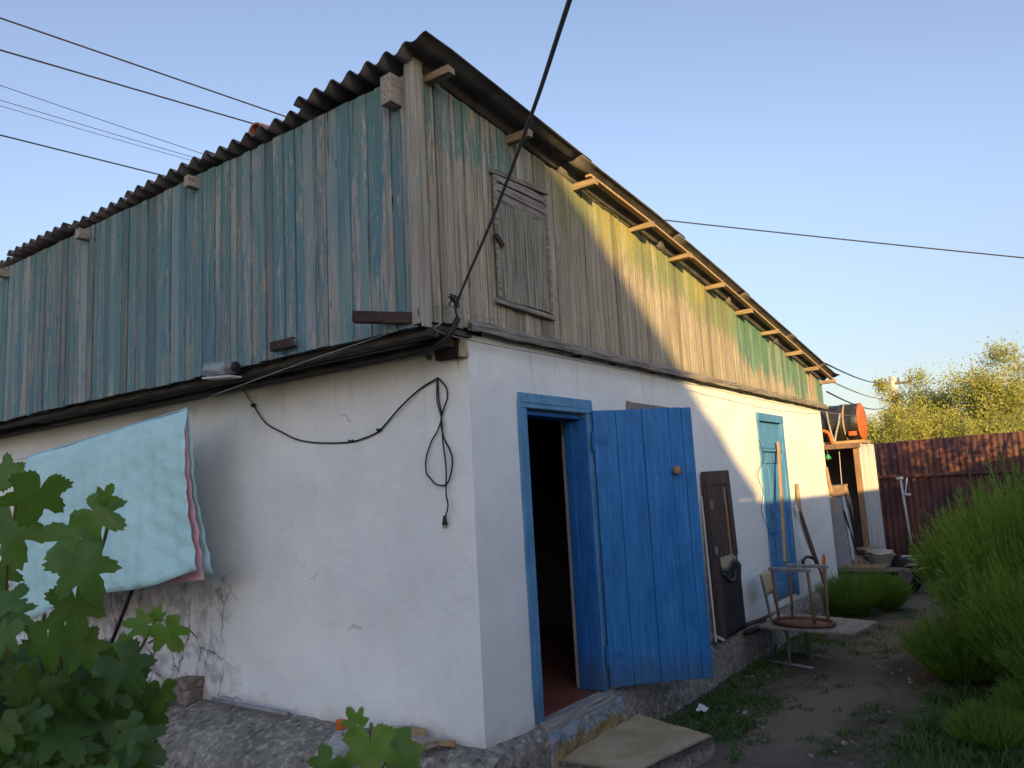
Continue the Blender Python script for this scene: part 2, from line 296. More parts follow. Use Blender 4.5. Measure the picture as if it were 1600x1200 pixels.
# ------------------------------------------------------------------ mesh helpers
class MB:
    def __init__(s): s.v = []; s.f = []; s.mi = []; s.c = []; s.t = []; s.col = (0, 0, 0); s.pt = 0; s.uvs = None
    def vert(s, p, c=None, t=None):
        s.v.append(tuple(p)); s.c.append(c or s.col); s.t.append(s.pt if t is None else t); return len(s.v)-1
    def face(s, ids, mi=0): s.f.append(tuple(ids)); s.mi.append(mi)
    def hexa(s, P, mi=0, T=None):       # 0-3 bottom ring, 4-7 top ring
        b = [s.vert(p, None, T[i] if T else None) for i, p in enumerate(P)]
        for q in ((0, 3, 2, 1), (4, 5, 6, 7), (0, 1, 5, 4), (1, 2, 6, 5), (2, 3, 7, 6), (3, 0, 4, 7)): s.face([b[i] for i in q], mi)
    def box(s, lo, hi, mi=0, mat=None, jit=0):
        (a, b, c), (d, e, f) = lo, hi
        P = [Vector(p) for p in ((a, b, c), (d, b, c), (d, e, c), (a, e, c), (a, b, f), (d, b, f), (d, e, f), (a, e, f))]
        if jit: P = [p+Vector((random.uniform(-jit, jit), random.uniform(-jit, jit), random.uniform(-jit, jit))) for p in P]
        if mat: P = [mat @ p for p in P]
        s.hexa(P, mi)
    def bar(s, p, q, w, h, mi=0, up=(0, 0, 1)):
        p = Vector(p); q = Vector(q); d = (q-p).normalized(); u = Vector(up); x = d.cross(u)
        if x.length < 1e-4: x = d.cross(Vector((1, 0, 0)))
        x.normalize(); y = x.cross(d)
        s.hexa([p-x*w/2-y*h/2, p+x*w/2-y*h/2, p+x*w/2+y*h/2, p-x*w/2+y*h/2, q-x*w/2-y*h/2, q+x*w/2-y*h/2, q+x*w/2+y*h/2, q-x*w/2+y*h/2], mi)
    def tube(s, path, r, n=8, mi=0, cap=True):
        path = [Vector(p) for p in path]; R = r if isinstance(r, (list, tuple)) else [r]*len(path); rings = []; ref = None
        for i, p in enumerate(path):
            d = (path[min(i+1, len(path)-1)]-path[max(i-1, 0)]).normalized()
            if ref is None: ref = d.orthogonal().normalized()
            ref = (ref-d*ref.dot(d)).normalized(); b = d.cross(ref)
            rings.append([s.vert(p+(ref*cos(2*pi*k/n)+b*sin(2*pi*k/n))*R[i]) for k in range(n)])
        for a, b in zip(rings, rings[1:]):
            for k in range(n): s.face((a[k], a[(k+1) % n], b[(k+1) % n], b[k]), mi)
        if cap: s.face(rings[0][::-1], mi); s.face(rings[-1], mi)
    def lathe(s, prof, n=24, mat=None, mi=0, cap=True):    # profile (radius, height) about z
        mat = mat or Matrix.Identity(4); rings = []
        for r, z in prof: rings.append([s.vert(mat @ Vector((r*cos(2*pi*k/n), r*sin(2*pi*k/n), z))) for k in range(n)])
        for a, b in zip(rings, rings[1:]):
            for k in range(n): s.face((a[k], a[(k+1) % n], b[(k+1) % n], b[k]), mi)
        if cap: s.face(rings[0][::-1], mi); s.face(rings[-1], mi)
    def grid(s, nu, nv, fn, mi=0, T=None):
        idx = [[s.vert(fn(i/nu, j/nv)) for j in range(nv+1)] for i in range(nu+1)]
        for i in range(nu):
            for j in range(nv): s.face((idx[i][j], idx[i+1][j], idx[i+1][j+1], idx[i][j+1]), mi)
        return idx
    def build(s, name, mats, parent=None, smooth=False, bevel=0, solid=0, subsurf=0):
        me = bpy.data.meshes.new(name); me.from_pydata(s.v, [], s.f); mats = mats if isinstance(mats, list) else [mats]
        for q in mats: me.materials.append(M[q])
        if len(mats) > 1: me.polygons.foreach_set('material_index', s.mi)
        a = me.color_attributes.new('pl', 'FLOAT_COLOR', 'POINT'); a.data.foreach_set('color', [x for c in s.c for x in (*c, 1)])
        t = me.attributes.new('pt', 'FLOAT', 'POINT'); t.data.foreach_set('value', s.t)
        if smooth: me.polygons.foreach_set('use_smooth', [True]*len(me.polygons))
        me.update(); o = bpy.data.objects.new(name, me); COL.objects.link(o)
        if parent: o.parent = parent; o.matrix_parent_inverse = parent.matrix_world.inverted() if False else Matrix.Translation(-parent.location)
        if solid:
            q = o.modifiers.new('thickness', 'SOLIDIFY'); q.thickness = solid; q.offset = 0
        if bevel:
            q = o.modifiers.new('bevel', 'BEVEL'); q.width = bevel; q.segments = 2; q.limit_method = 'ANGLE'
        if subsurf:
            q = o.modifiers.new('sub', 'SUBSURF'); q.levels = subsurf; q.render_levels = subsurf
        return o
def tag(o, label=None, cat=None, group=None, kind=None):
    for k, v in (('label', label), ('category', cat), ('group', group), ('kind', kind)):
        if v: o[k] = v
    return o
def empty(name, loc, label, cat, group=None):
    o = bpy.data.objects.new(name, None); COL.objects.link(o); o.location = loc; return tag(o, label, cat, group)
def rnd(a, b): return random.uniform(a, b)
def lerp(a, b, t): return a+(b-a)*t
def interp(x, T):
    if x <= T[0][0]: (a, b), (c, d) = T[0], T[1]
    elif x >= T[-1][0]: (a, b), (c, d) = T[-2], T[-1]
    else:
        for (a, b), (c, d) in zip(T, T[1:]):
            if a <= x <= c: break
    return b+(d-b)*(x-a)/(c-a)
def spline(P, n=8):                    # Catmull-Rom through points
    P = [Vector(p) for p in P]; Q = [2*P[0]-P[1]]+P+[2*P[-1]-P[-2]]; out = []
    for i in range(1, len(Q)-2):
        a, b, c, d = Q[i-1:i+3]
        for k in range(n):
            t = k/n; out.append(.5*((2*b)+(c-a)*t+(2*a-5*b+4*c-d)*t*t+(3*b-a-3*c+d)*t**3))
    return out+[P[-1]]
def sag(a, b, s, n=24):
    a = Vector(a); b = Vector(b); return [a.lerp(b, i/n)-Vector((0, 0, 4*s*(i/n)*(1-i/n))) for i in range(n+1)]

# ------------------------------------------------------------------ ground
GZ = -0.30
def gz(x, y):
    return GZ + .035*noise.noise(Vector((x*.6, y*.6, 0))) + .015*noise.noise(Vector((x*2.5, y*2.5, 3)))
g = MB()
xs = [-400, -100, -40, -15, -8] + [-6+i*.2 for i in range(101)] + [16, 20, 30, 60, 150, 500]
ys = [-400, -100, -40, -15, -8] + [-5+i*.2 for i in range(66)] + [10, 16, 30, 60, 150, 500]
ix = [[g.vert((x, y, gz(x, y) if abs(x) < 30 and abs(y) < 30 else GZ)) for y in ys] for x in xs]
for i in range(len(xs)-1):
    for j in range(len(ys)-1): g.face((ix[i][j], ix[i+1][j], ix[i+1][j+1], ix[i][j+1]))
tag(g.build('ground', 'earth', None, True), kind='structure')

# ------------------------------------------------------------------ house
L, D, H, XA, ZB = 7.80, 9.5, 2.35, -0.42, 2.31
house = empty('house', (0, 0, 0), 'low whitewashed outbuilding with a boarded blue green attic and lean-to slate roof', 'outbuilding')
def zr(x): return interp(x, [(-.42, 3.79), (1.3, 3.61), (2.2, 3.52), (3.0, 3.42), (3.8, 3.31), (4.6, 3.19), (5.4, 3.07), (6.3, 2.94), (7.85, 2.70)])
def wallgrid(us, vs, holes, fn):
    b = MB(); ids = {}
    def vid(i, j):
        if (i, j) not in ids: ids[(i, j)] = b.vert(fn(us[i], vs[j]))
        return ids[(i, j)]
    for i in range(len(us)-1):
        for j in range(len(vs)-1):
            u = (us[i]+us[i+1])/2; v = (vs[j]+vs[j+1])/2
            if any(a < u < c and e < v < f for a, c, e, f in holes): continue
            b.face((vid(i, j), vid(i+1, j), vid(i+1, j+1), vid(i, j+1)))
    return b
def cuts(lo, hi, step, extra):
    n = round((hi-lo)/step); s = sorted(set([round(lo+(hi-lo)*i/n, 4) for i in range(n+1)]+extra)); return s
def wn(x, y, z): return .022*noise.noise(Vector((x*1.1, y*1.1, z*1.3)))+.008*noise.noise(Vector((x*4, y*4, z*4+9)))
HOLES = [(.55, 1.30, .0, 1.92), (5.08, 5.90, .08, 2.09), (2.0, 2.95, 1.05, 2.0)]
us = cuts(0, L, .12, [h for q in HOLES for h in q[:2]]); vs = cuts(0, H+.03, .12, [h for q in HOLES for h in q[2:]])
def fade(t, w=.15): return max(0, min(1, t/w))
def ffn(u, v):
    k = fade(u)*fade(L-u)
    for a, c, e, f in HOLES:
        du = max(a-u, 0, u-c); dv = max(e-v, 0, v-f); k *= fade(hypot(du, dv), .12)
    e = .010*noise.noise(Vector((0, 0, v*4)))+.008*noise.noise(Vector((0, 4, v*13))) if u == 0 else 0
    return (u+e+(.01 if v < .01 and u == 0 else 0), -abs(wn(u, 0, v))*k*1.4+e, v+(.018*noise.noise(Vector((u*3, 2, 0))) if v == 0 else 0))
fw_ = wallgrid(us, vs, HOLES, ffn)
sus = cuts(0, D, .12, [])
def lfn(u, v):
    if u == 0: return ffn(0, v)
    return (-abs(wn(3, u, v))*fade(u)*1.6, u, v+(.02*noise.noise(Vector((u*3, 7, 0))) if v == 0 else 0))
lw = wallgrid(sus, cuts(0, H+.03, .12, []), [], lfn)
fw_.f += []
off = len(fw_.v); fw_.v += lw.v; fw_.c += lw.c; fw_.t += lw.t; fw_.f += [tuple(q+off for q in f[::-1]) for f in lw.f]; fw_.mi += lw.mi
# end wall and rear wall, and the reveals of the openings
fw_.box((L-.3, .002, -.1), (L, D, H+.03)); fw_.box((.002, D-.3, -.1), (L-.31, D, H+.03))
o = fw_.build('wall', 'wall', house, True)
for a, c, e, f in HOLES:
    y0, y1 = .012, .20; rv = MB()
    ring = [[rv.vert((x, y, z)) for x, z in ((a, e), (a, f), (c, f), (c, e))] for y in (y0, y1)]
    for q in range(4): rv.face((ring[0][q], ring[0][(q+1) % 4], ring[1][(q+1) % 4], ring[1][q]))
    rv.build('reveal', 'innerjamb', house)
# the room seen through the open door
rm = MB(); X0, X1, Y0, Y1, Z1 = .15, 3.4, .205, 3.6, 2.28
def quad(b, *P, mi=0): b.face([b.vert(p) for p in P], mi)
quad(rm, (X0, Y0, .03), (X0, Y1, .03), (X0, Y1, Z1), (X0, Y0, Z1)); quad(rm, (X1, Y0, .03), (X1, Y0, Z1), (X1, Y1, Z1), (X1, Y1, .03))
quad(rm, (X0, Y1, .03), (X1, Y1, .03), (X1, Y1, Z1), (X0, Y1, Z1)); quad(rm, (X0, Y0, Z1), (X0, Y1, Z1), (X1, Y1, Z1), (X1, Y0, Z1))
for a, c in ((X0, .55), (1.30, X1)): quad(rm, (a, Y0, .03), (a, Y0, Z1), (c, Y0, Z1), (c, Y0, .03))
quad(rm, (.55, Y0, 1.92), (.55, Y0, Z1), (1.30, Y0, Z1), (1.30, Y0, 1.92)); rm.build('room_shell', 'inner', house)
fl = MB(); fl.box((X0, .02, -.02), (X1, Y1, .028)); fl.build('floor', 'floor', house)
# plinth: front foot and the sloping concrete apron along the side
pb = MB()
def apron(u, v):       # along front wall
    x = lerp(-.12, L+.05, u); prof = [(0.02, .012), (-.05, .0), (-.085, -.05), (-.10, -.2), (-.11, -.42)]
    t = v*4; i = min(3, int(t)); y, z = (lerp(prof[i][j], prof[i+1][j], t-i) for j in (0, 1))
    n = noise.noise(Vector((x*3, z*5, 1)))*.02+noise.noise(Vector((x*11, z*11, 4)))*.010
    return (x, y-abs(n)*1.5, z+n*.5*(v > 0))
pb.grid(160, 12, apron)
def apron2(u, v):      # along side wall
    y = lerp(-.13, D, u); k = min(1, max(0, (y-.1)/1.2)); d = lerp(.10, .40, k)
    prof = [(0.02, .015), (-.3*d-.02, -.005), (-.8*d-.03, -.035-.02*k), (-d-.07, -.12), (-d-.14, -.22), (-d-.20, -.42)]
    t = v*5; i = min(4, int(t)); x, z = (lerp(prof[i][j], prof[i+1][j], t-i) for j in (0, 1))
    n = noise.noise(Vector((y*3, z*5, 5)))*.025+noise.noise(Vector((y*10, x*10, 8)))*.012
    return (x-abs(n), y, z+n*.8*(v > 0))
pb.grid(170, 18, apron2); pb.build('plinth', 'plinth', house, True)
# attic: planks with gaps, each board slightly different
def planks(fn_pos, lo, hi, wmin, wmax, zb, zt, paint, green, seedmul=1):
    b = MB(); u = lo
    while u < hi:
        wd = rnd(wmin, wmax); gap = rnd(.005, .011); z0 = zb(u)+rnd(-.005, .004); z1 = zt(u); zz1 = zt(u+wd)
        pa = paint(u); b.col = (pa, random.random()**1.5, random.random()); d = rnd(0, .015); tl = rnd(-.006, .006)
        n = 7; prev = None
        for k in range(n+1):
            t = k/n; za = lerp(z0, z1, t); zb_ = lerp(z0, zz1, t); wob = rnd(-.0015, .0015)
            ring = [b.vert(fn_pos(u+tl*t+wob, d, za), (pa, b.col[1], b.col[2]), green(u, (zt(u)-za))),
                    b.vert(fn_pos(u+wd-gap+tl*t, d, zb_), None, green(u, zt(u)-zb_)),
                    b.vert(fn_pos(u+wd-gap+tl*t, d-.02, zb_), None, 0), b.vert(fn_pos(u+tl*t+wob, d-.02, za), None, 0)]
            if prev:
                for q in range(4): b.face((prev[q], prev[(q+1) % 4], ring[(q+1) % 4], ring[q]))
            else: b.face(ring[::-1])
            prev = ring
        b.face(prev)
        for zz in (.10, 1.28):
            pc = [fn_pos(u+wd*.45+sx_, d+.002, z0+zz+sz_+rnd(-.02, .02)*0) for sx_, sz_ in ((-.004, -.004), (.004, -.004), (.004, .004), (-.004, .004))]; b.face([b.vert(p_) for p_ in pc], 1)
        u += wd
    return b
def lp(u, d, z): return (XA-d, u, z)
def lpaint(u):
    r = random.random(); base = .49 if u > .5 else .46
    return base+rnd(-.07, .08) if r < .90 else (.34 if r < .95 else .68)
lb = planks(lp, -.005, D, .07, .115, lambda u: ZB+.006*sin(u*2), lambda u: 3.785+.012*noise.noise(Vector((u, 0, 0))), lpaint,
            lambda u, dt: min(1, max(0, (1.05-dt)*.75))*(.55+.45*noise.noise(Vector((u*2, 0, 0)))))
lb.build('side_cladding', ['plank_l', 'rustiron'], house)
def fp(u, d, z): return (u, -.03-d, z)
class _F: pass
fbm = MB()
def fgreen(u, dt):
    return 1.0
# paint survives under the eave on the front: amount falls with the distance from the roof line
def front():
    b = MB(); u = XA+.015
    while u < L+.05:
        wd = rnd(.045, .095); gap = rnd(.003, .009); z0 = H-.015+rnd(-.012, .012)+(.02 if u < .3 else 0); z1 = zr(u)+.03; z2 = zr(u+wd)+.03
        s = random.random(); gr = random.random()**1.6*(.9 if u < 1.3 else .55); d = rnd(0, .011); tl = rnd(-.005, .005); n = 12; prev = None
        topd = .36+.14*noise.noise(Vector((u*.9, 3, 0)))+rnd(-.05, .05)+(.14 if 4.6 < u < 7.0 else 0)
        low = rnd(.05, .22) if random.random() < .12 else (.12 if 1.25 < u < 1.5 or random.random() < .06 else 0)
        for k in range(n+1):
            t = k/n; za = lerp(z0, z1, t); zc = lerp(z0, z2, t); dt = z1-za
            p = max(low, .74*max(0, min(1, (topd+.16-dt)/.30))-.06) if dt < topd+.16 else low
            if u < 1.2: p = min(p, .40)
            if u > 7.05 and u < 7.5: p = low
            ring = [b.vert(fp(u+tl*t, d, za), (p, gr, s), 0), b.vert(fp(u+wd-gap+tl*t, d, zc), (p, gr, s), 0),
                    b.vert(fp(u+wd-gap+tl*t, d-.02, zc), (p, gr, s), 0), b.vert(fp(u+tl*t, d-.02, za), (p, gr, s), 0)]
            if prev:
                for q in range(4): b.face((prev[q], prev[(q+1) % 4], ring[(q+1) % 4], ring[q]))
            else: b.face(ring[::-1])
            prev = ring
        b.face(prev)
        for zz in (z0+.09, z1-.22):
            if zz > z0+.05: b.face([b.vert(fp(u+wd*.5+sx_, d+.002, zz+sz_)) for sx_, sz_ in ((-.004, -.004), (.004, -.004), (.004, .004), (-.004, .004))], 1)
        u += wd
    return b
front().build('front_cladding', ['plank_f', 'rustiron'], house)
sh = MB()                                                         # added backing, near black to paint the shade in the board gaps
n = 20
for i in range(n):
    a, c = lerp(XA+.03, L, i/n), lerp(XA+.03, L, (i+1)/n)
    quad(sh, (a, -.003, H-.02), (c, -.003, H-.02), (c, -.003, zr(c)+.03), (a, -.003, zr(a)+.03))
quad(sh, (XA+.024, -.003, H-.02), (XA+.024, D, H-.02), (XA+.024, D, 3.78), (XA+.024, -.003, 3.78)); quad(sh, (L, 0, H), (L, D, H), (L, D, zr(L)), (L, 0, zr(L)))
sh.build('gap_backing', 'blackish', house)
sf = MB()                                                         # soffit under the attic overhang, wall plate and loose laths
for i in range(24):
    y0 = -.02+i*.4; sf.box((XA+.03, y0, H-.035+rnd(-.01, .006)), (.02, y0+.39, H-.015), 0, None, .004)
sf.bar((XA+.10, -.02, H-.05), (XA+.12, D, H-.055), .09, .06); sf.bar((-.10, .05, H-.065), (-.09, D, H-.07), .10, .07); sf.bar((-.22, .2, H-.06), (-.20, 5, H-.06), .05, .035)
sf.build('soffit', 'darkwood', house)
cb = MB(); cb.col = (.0, .5, .3); cb.box((XA-.028, -.062, 2.30), (XA+.045, -.048, 3.86), 0, None, .003); cb.box((XA-.03, -.05, 2.32), (XA-.014, .012, 3.84), 0, None, .003)
cb.build('corner_board', 'plank_f', house, False, .003)
# ragged drip board along the front
db = MB()
for i, (a, c) in enumerate(((-.05, 1.05), (1.02, 2.7), (2.66, 4.5), (4.45, 6.2), (6.15, L+.12))):
    nn = 14
    def dfn(u, v, a=a, c=c, i=i):
        x = lerp(a, c, u); wv = .012*noise.noise(Vector((x*4, i, 0)))
        P = [(-.055, .052), (-.088, .020), (-.080, -.012), (-.052, .0)]
        y, z = P[min(3, int(v*3+.01))]; return (x, y-.006*i % .012, H-.004+z+wv)
    db.grid(nn, 3, dfn)
db.build('drip_board', 'greyx', house, False, 0, .008)
# attic hatch
hf = MB(); a, c, z0, z1 = .265, .86, 2.53, 3.43
for P in (((a, z1-.03), (c, z1+.01)), ((a-.01, z0+.03), (c, z0+.015))): hf.bar((P[0][0]-.03, -.064, P[0][1]), (P[1][0]+.03, -.064, P[1][1]), .022, .032)
hf.bar((a+.005, -.062, z0+.05), (a+.008, -.062, z1-.05), .02, .03, 0, (1, 0, 0)); hf.bar((c-.005, -.062, z0+.04), (c-.01, -.062, z1-.02), .02, .03, 0, (1, 0, 0))
hat = hf.build('hatch', 'greyx', house, False, .004)
hp = MB(); u = a+.02
while u < c-.03:
    wd = rnd(.05, .12); wd = min(wd, c-.015-u); hp.box((u, -.058-rnd(0, .004), z0+.05), (u+wd-rnd(.002, .006), -.044, 3.22+rnd(-.015, .02))); u += wd
hp.build('leaf', 'hatchwood', hat, False, .002)
ht = MB(); 
for i in range(3): ht.box((a+.02, -.062-.003*i, 3.22+i*.062), (c-.02, -.05, 3.278+i*.062), 0, None, .006)
ht.build('cross_boards', 'greyx', hat, False, .003)
hl = MB(); hl.bar((a-.03, -.075, 2.98), (a+.03, -.085, 2.91), .022, .03); hl.build('latch', 'rustiron', hat, False, .003)
# roof
def sheet(x0, x1, y0, y1, lift, dx):
    b = MB(); nx, ny = 8, int((y1-y0)/.15*10)
    top = []
    for i in range(nx+1):
        x = lerp(x0, x1, i/nx)+dx; row = []
        for j in range(ny+1):
            y = lerp(y0, y1, j/ny); cr = .026*cos(2*pi*(y+.24-.15*1.0)/.15)
            if y0 < 0 and y < y0+.16: cr = .026-(.026-cr)*lerp(.22, 1, max(0, (y-y0)/.16)**2)
            row.append((x+.004*noise.noise(Vector((y*9, x, lift*9)))*(i in (0, nx)), y, zr(min(max(x, -.42), 7.85))+(min(0, (-.42-x))*-.08 if x < -.42 else 0)+.053+cr+lift+.016*(i/nx)))
        top.append(row)
    A = [[b.vert(p) for p in r] for r in top]; B = [[b.vert((p[0], p[1], p[2]-.0065)) for p in r] for r in top]
    for i in range(nx):
        for j in range(ny):
            b.face((A[i][j], A[i+1][j], A[i+1][j+1], A[i][j+1])); b.face((B[i][j], B[i][j+1], B[i+1][j+1], B[i+1][j]))
    for j in range(ny): b.face((A[0][j], A[0][j+1], B[0][j+1], B[0][j])); b.face((A[nx][j+1], A[nx][j], B[nx][j], B[nx][j+1]))
    for i in range(nx): b.face((A[i+1][0], A[i][0], B[i][0], B[i+1][0])); b.face((A[i][ny], A[i+1][ny], B[i+1][ny], B[i][ny]))
    return b
rows = [(-.49, 1.28), (1.12, 2.88), (2.72, 4.48), (4.32, 6.06), (5.9, 7.42), (7.26, 8.12)]
for c in range(10):
    y0 = -.25+c*1.05; e = (.06, .0, .02, -.02, .01, -.03, .03, 0, .02, 0)[c]; lf = (.022, 0, .012, .004, .016, 0, .012, .003, .01, 0)[c]
    for r, (x0, x1) in enumerate(rows): sheet(x0, x1, y0+rnd(-.012, .006), y0+1.11, lf+rnd(0, .006), -e+rnd(-.01, .01) if r == 0 else rnd(-.03, .03)).build('roof_sheet', 'slate', house, True)
for x in (-.30, .50, 1.31, 2.22, 2.98, 3.80, 4.63, 5.42, 6.33, 7.10, 7.82):
    b = MB(); t = rnd(-.02, .02); b.box((x-.028, -.225+t, zr(x)-.022), (x+.028, D-.1, zr(x)+.026), 0, None, .004); b.build('purlin', 'purlin', house, False, .003)
b = MB(); pts = [(x, -.195, zr(x)+.030) for x in (1.25, 2.2, 3.05, 3.9, 4.7, 5.5, 6.4, 7.2, 7.9)]
for p, q in zip(pts, pts[1:]): b.bar(p, q, .045, .018)
b.build('verge_batten', 'pine', house)
for i, y in enumerate((.09, 2.08, 3.66, 5.2, 6.9, 8.5)):
    b = MB(); s = .085 if i == 0 else .06; b.box((XA-.10, y-s*.5, 3.69-.09*(i == 0)), (XA+.3, y+s*.5, 3.775), 0, Matrix.Translation((0, 0, -.02*(i > 0))), .004); b.build('rafter', 'beam', house, False, .004)
# iron channels sticking out of the attic foot
def channel(p, q, sz):
    b = MB(); p = Vector(p); q = Vector(q); d = (q-p).normalized(); s = Vector((0, 0, 1)); x = d.cross(s).normalized()
    b.bar(p, q, sz*.9, .008); b.bar(p+x*sz*.45+Vector((0, 0, sz*.5)), q+x*sz*.45+Vector((0, 0, sz*.5)), .008, sz); b.bar(p+Vector((0, 0, sz))+x*sz*.2, q+Vector((0, 0, sz))+x*sz*.2, sz*.5, .008)
    return b
channel((XA-.16, .33, 2.37), (XA+.05, -.02, 2.33), .055).build('iron_channel', 'rustiron', house)
channel((XA-.06, 1.17, 2.345), (XA-.03, .99, 2.355), .05).build('iron_channel', 'rustiron', house)
# door frame and open door
df = MB(); fy = -.022
df.box((.468, fy, .015), (.552, .02, 1.925), 0, None, .004); df.box((1.302, fy, .0), (1.375, .02, 1.925), 0, None, .004); df.box((.466, fy-.006, 1.926), (1.378, .02, 2.02), 0, None, .004)
df.box((.49, fy-.010, 1.955), (1.36, fy-.0065, 1.985))
frame = df.build('door_frame', 'blue_pale', house, False, .005)
jm = MB(); jm.box((.5525, .021, .03), (.575, .16, 1.90)); jm.box((1.275, -.02, .03), (1.299, .16, 1.90)); jm.box((.576, .021, 1.885), (1.274, .16, 1.915)); jm.box((1.255, .09, .03), (1.2745, .15, 1.88))
jm.build('jamb', 'blue_shaded', frame, False, .003)
th = MB(); th.box((.50, -.065, -.02), (1.36, .17, .022), 0, None, .008); th.box((.52, -.082, -.06), (1.34, -.066, -.005), 0, None, .006); th.build('threshold', 'threshold', frame, False, .006)
HX, HY = 1.335, -.045; FX, FY = 1.86, -.575          # hinge and free edge
dv = Vector((FX-HX, FY-HY, 0)); DW = dv.length; dv.normalize(); dn = Vector((dv.y, -dv.x, 0))  # dn points to the camera side
if dn.dot(CAM-Vector((HX, HY, 1))) < 0: dn = -dn
def dpt(s, n_, z): return Vector((HX, HY, 0))+dv*s+dn*n_+Vector((0, 0, z))
dr = empty('door', (HX, HY, .05), None, None); del_keys = [k for k in dr.keys()]
dr.parent = house
bw = [0, .17, .365, .565, .665, .745][:]; bw = [q*DW/.745 for q in bw]
for i in range(5):
    b = MB(); g_ = .003 if i != 3 else .0015; z0 = .045+rnd(-.004, .004); z1 = 1.945+rnd(-.004, .004); fr = rnd(0, .004)
    b.hexa([dpt(bw[i]+g_, fr, z0), dpt(bw[i+1], fr, z0), dpt(bw[i+1], fr-.03, z0), dpt(bw[i]+g_, fr-.03, z0), dpt(bw[i]+g_, fr, z1), dpt(bw[i+1], fr, z1), dpt(bw[i+1], fr-.03, z1), dpt(bw[i]+g_, fr-.03, z1)])
    b.build('door_board', 'blue', dr, False, .004)
for z in (.35, 1.6): b = MB(); b.bar(dpt(.03, -.042, z), dpt(DW-.03, -.042, z), .022, .09); b.build('ledge', 'blue', dr, False, .003)
b = MB(); mt = Matrix.Translation(dpt(DW*.79, .0, 1.49)) @ dn.to_track_quat('Z', 'Y').to_matrix().to_4x4(); b.lathe([(.012, -.001), (.012, .02), (.028, .024), (.033, .034), (.030, .046), (.016, .052)], 20, mt); b.build('knob', 'shedwood', dr, True)
for z in (.25, 1.72):
    b = MB(); b.tube([dpt(-.008, .008, z-.07), dpt(-.008, .008, z+.07)], .011, 10); b.bar(dpt(-.005, .006, z), dpt(.10, .006, z), .006, .045); b.build('hinge', 'blue_shaded', dr)
# second door, closed
f2 = MB(); f2.box((5.035, -.02, .09), (5.11, .03, 2.05), 0, None, .005); f2.box((5.87, -.02, .06), (5.955, .03, 2.05), 0, None, .005); f2.box((5.03, -.026, 2.052), (5.96, .03, 2.14), 0, None, .005)
f2.box((5.112, -.008, 1.71), (5.868, .05, 1.745))
fr2 = f2.build('door_frame', 'blue_worn', house, False, .005); fr2['label'] = 'worn turquoise frame of the far closed door'
d2 = MB(); d2.box((5.115, .03, .10), (5.865, .06, 1.70))
for lo, hi in (((5.115, .10), (5.22, 1.70)), ((5.76, .10), (5.865, 1.70)), ((5.222, 1.58), (5.758, 1.70)), ((5.222, .80), (5.758, .93)), ((5.222, .10), (5.758, .26))): d2.box((lo[0], .012, lo[1]), (hi[0], .029, hi[1]))
d2.box((5.36, .018, .27), (5.60, .029, .79)); d2.box((5.36, .018, .94), (5.60, .029, 1.57))
d2.build('door_leaf', 'blue_worn', fr2, False, .004)
t2 = MB(); t2.box((5.115, .02, 1.75), (5.865, .05, 2.05)); t2.box((5.115, .008, 1.75), (5.865, .019, 1.79)); t2.build('transom_board', 'blue_worn', fr2, False, .003)
# window half hidden by the open door
wf = MB(); wf.box((1.94, -.02, .98), (2.0, .03, 2.06)); wf.box((2.95, -.02, .98), (3.01, .03, 2.06)); wf.box((2.002, -.018, 2.0), (2.948, .03, 2.055)); wf.box((2.002, -.018, .985), (2.948, .03, 1.05)); wf.box((2.45, .0, 1.05), (2.5, .03, 2.0))
wfo = wf.build('window_frame', 'greywood', house, False, .003); b = MB(); b.box((2.0, .035, 1.05), (2.95, .04, 2.0)); b.build('pane', 'pane', wfo)
# iron box and hook on the corner
b = MB(); b.box((-.055, .03, 2.19), (-.008, .21, 2.36), 0, None, .004); bx = b.build('iron_box', 'rustiron', house, False, .004)
b = MB(); b.box((-.05, .002, 2.19), (-.0, .029, 2.35), 0, None, .01); b.build('foam_block', 'ripwood', house, False, .004)
b = MB(); b.tube(spline([on(716, 497, 1, -.11), on(699, 527, 0, -.26), on(683, 540, 0, -.24), on(668, 551, 0, -.2), on(672, 561, 0, -.17)], 4), .017, 10); b.tube([(-.14, -.02, 2.40), (-.12, .05, 2.37)], .03, 10); b.build('cable_bracket', 'blackrubber', house, True)

# ------------------------------------------------------------------ step and things along the walls
st = MB()
P = [(.50, -.62), (1.32, -.76), (1.58, -.115), (.52, -.115)]
def stp(u, v):
    a = Vector((*P[0], 0)).lerp(Vector((*P[1], 0)), u); c = Vector((*P[3], 0)).lerp(Vector((*P[2], 0)), u); p = a.lerp(c, v)
    n_ = noise.noise(p*3)*.01+noise.noise(p*12)*.004; return (p.x, p.y, -.175+n_)
I = st.grid(18, 16, stp)
def skirt(ids, dx, dy):
    prev = ids
    for k in range(1, 6):
        cur = []
        for q in ids:
            x, y, z = st.v[q]; t = k/5; n_ = noise.noise(Vector((x*9, y*9, t*3)))*.018*t
            cur.append(st.vert((x+dx*(.008+n_)*(k > 0), y+dy*(.008+n_), z-.30*t)))
        for i in range(len(ids)-1): st.face((prev[i], prev[i+1], cur[i+1], cur[i]), 1)
        prev = cur
skirt([I[i][0] for i in range(19)], 0, -1); skirt([I[18][j] for j in range(17)], 1, 0); skirt([I[0][j] for j in range(16, -1, -1)], -1, 0)
tag(st.build('doorstep', ['ochre', 'plinth'], None, True), 'ochre painted concrete doorstep in front of the open blue door', 'step')
b = MB()
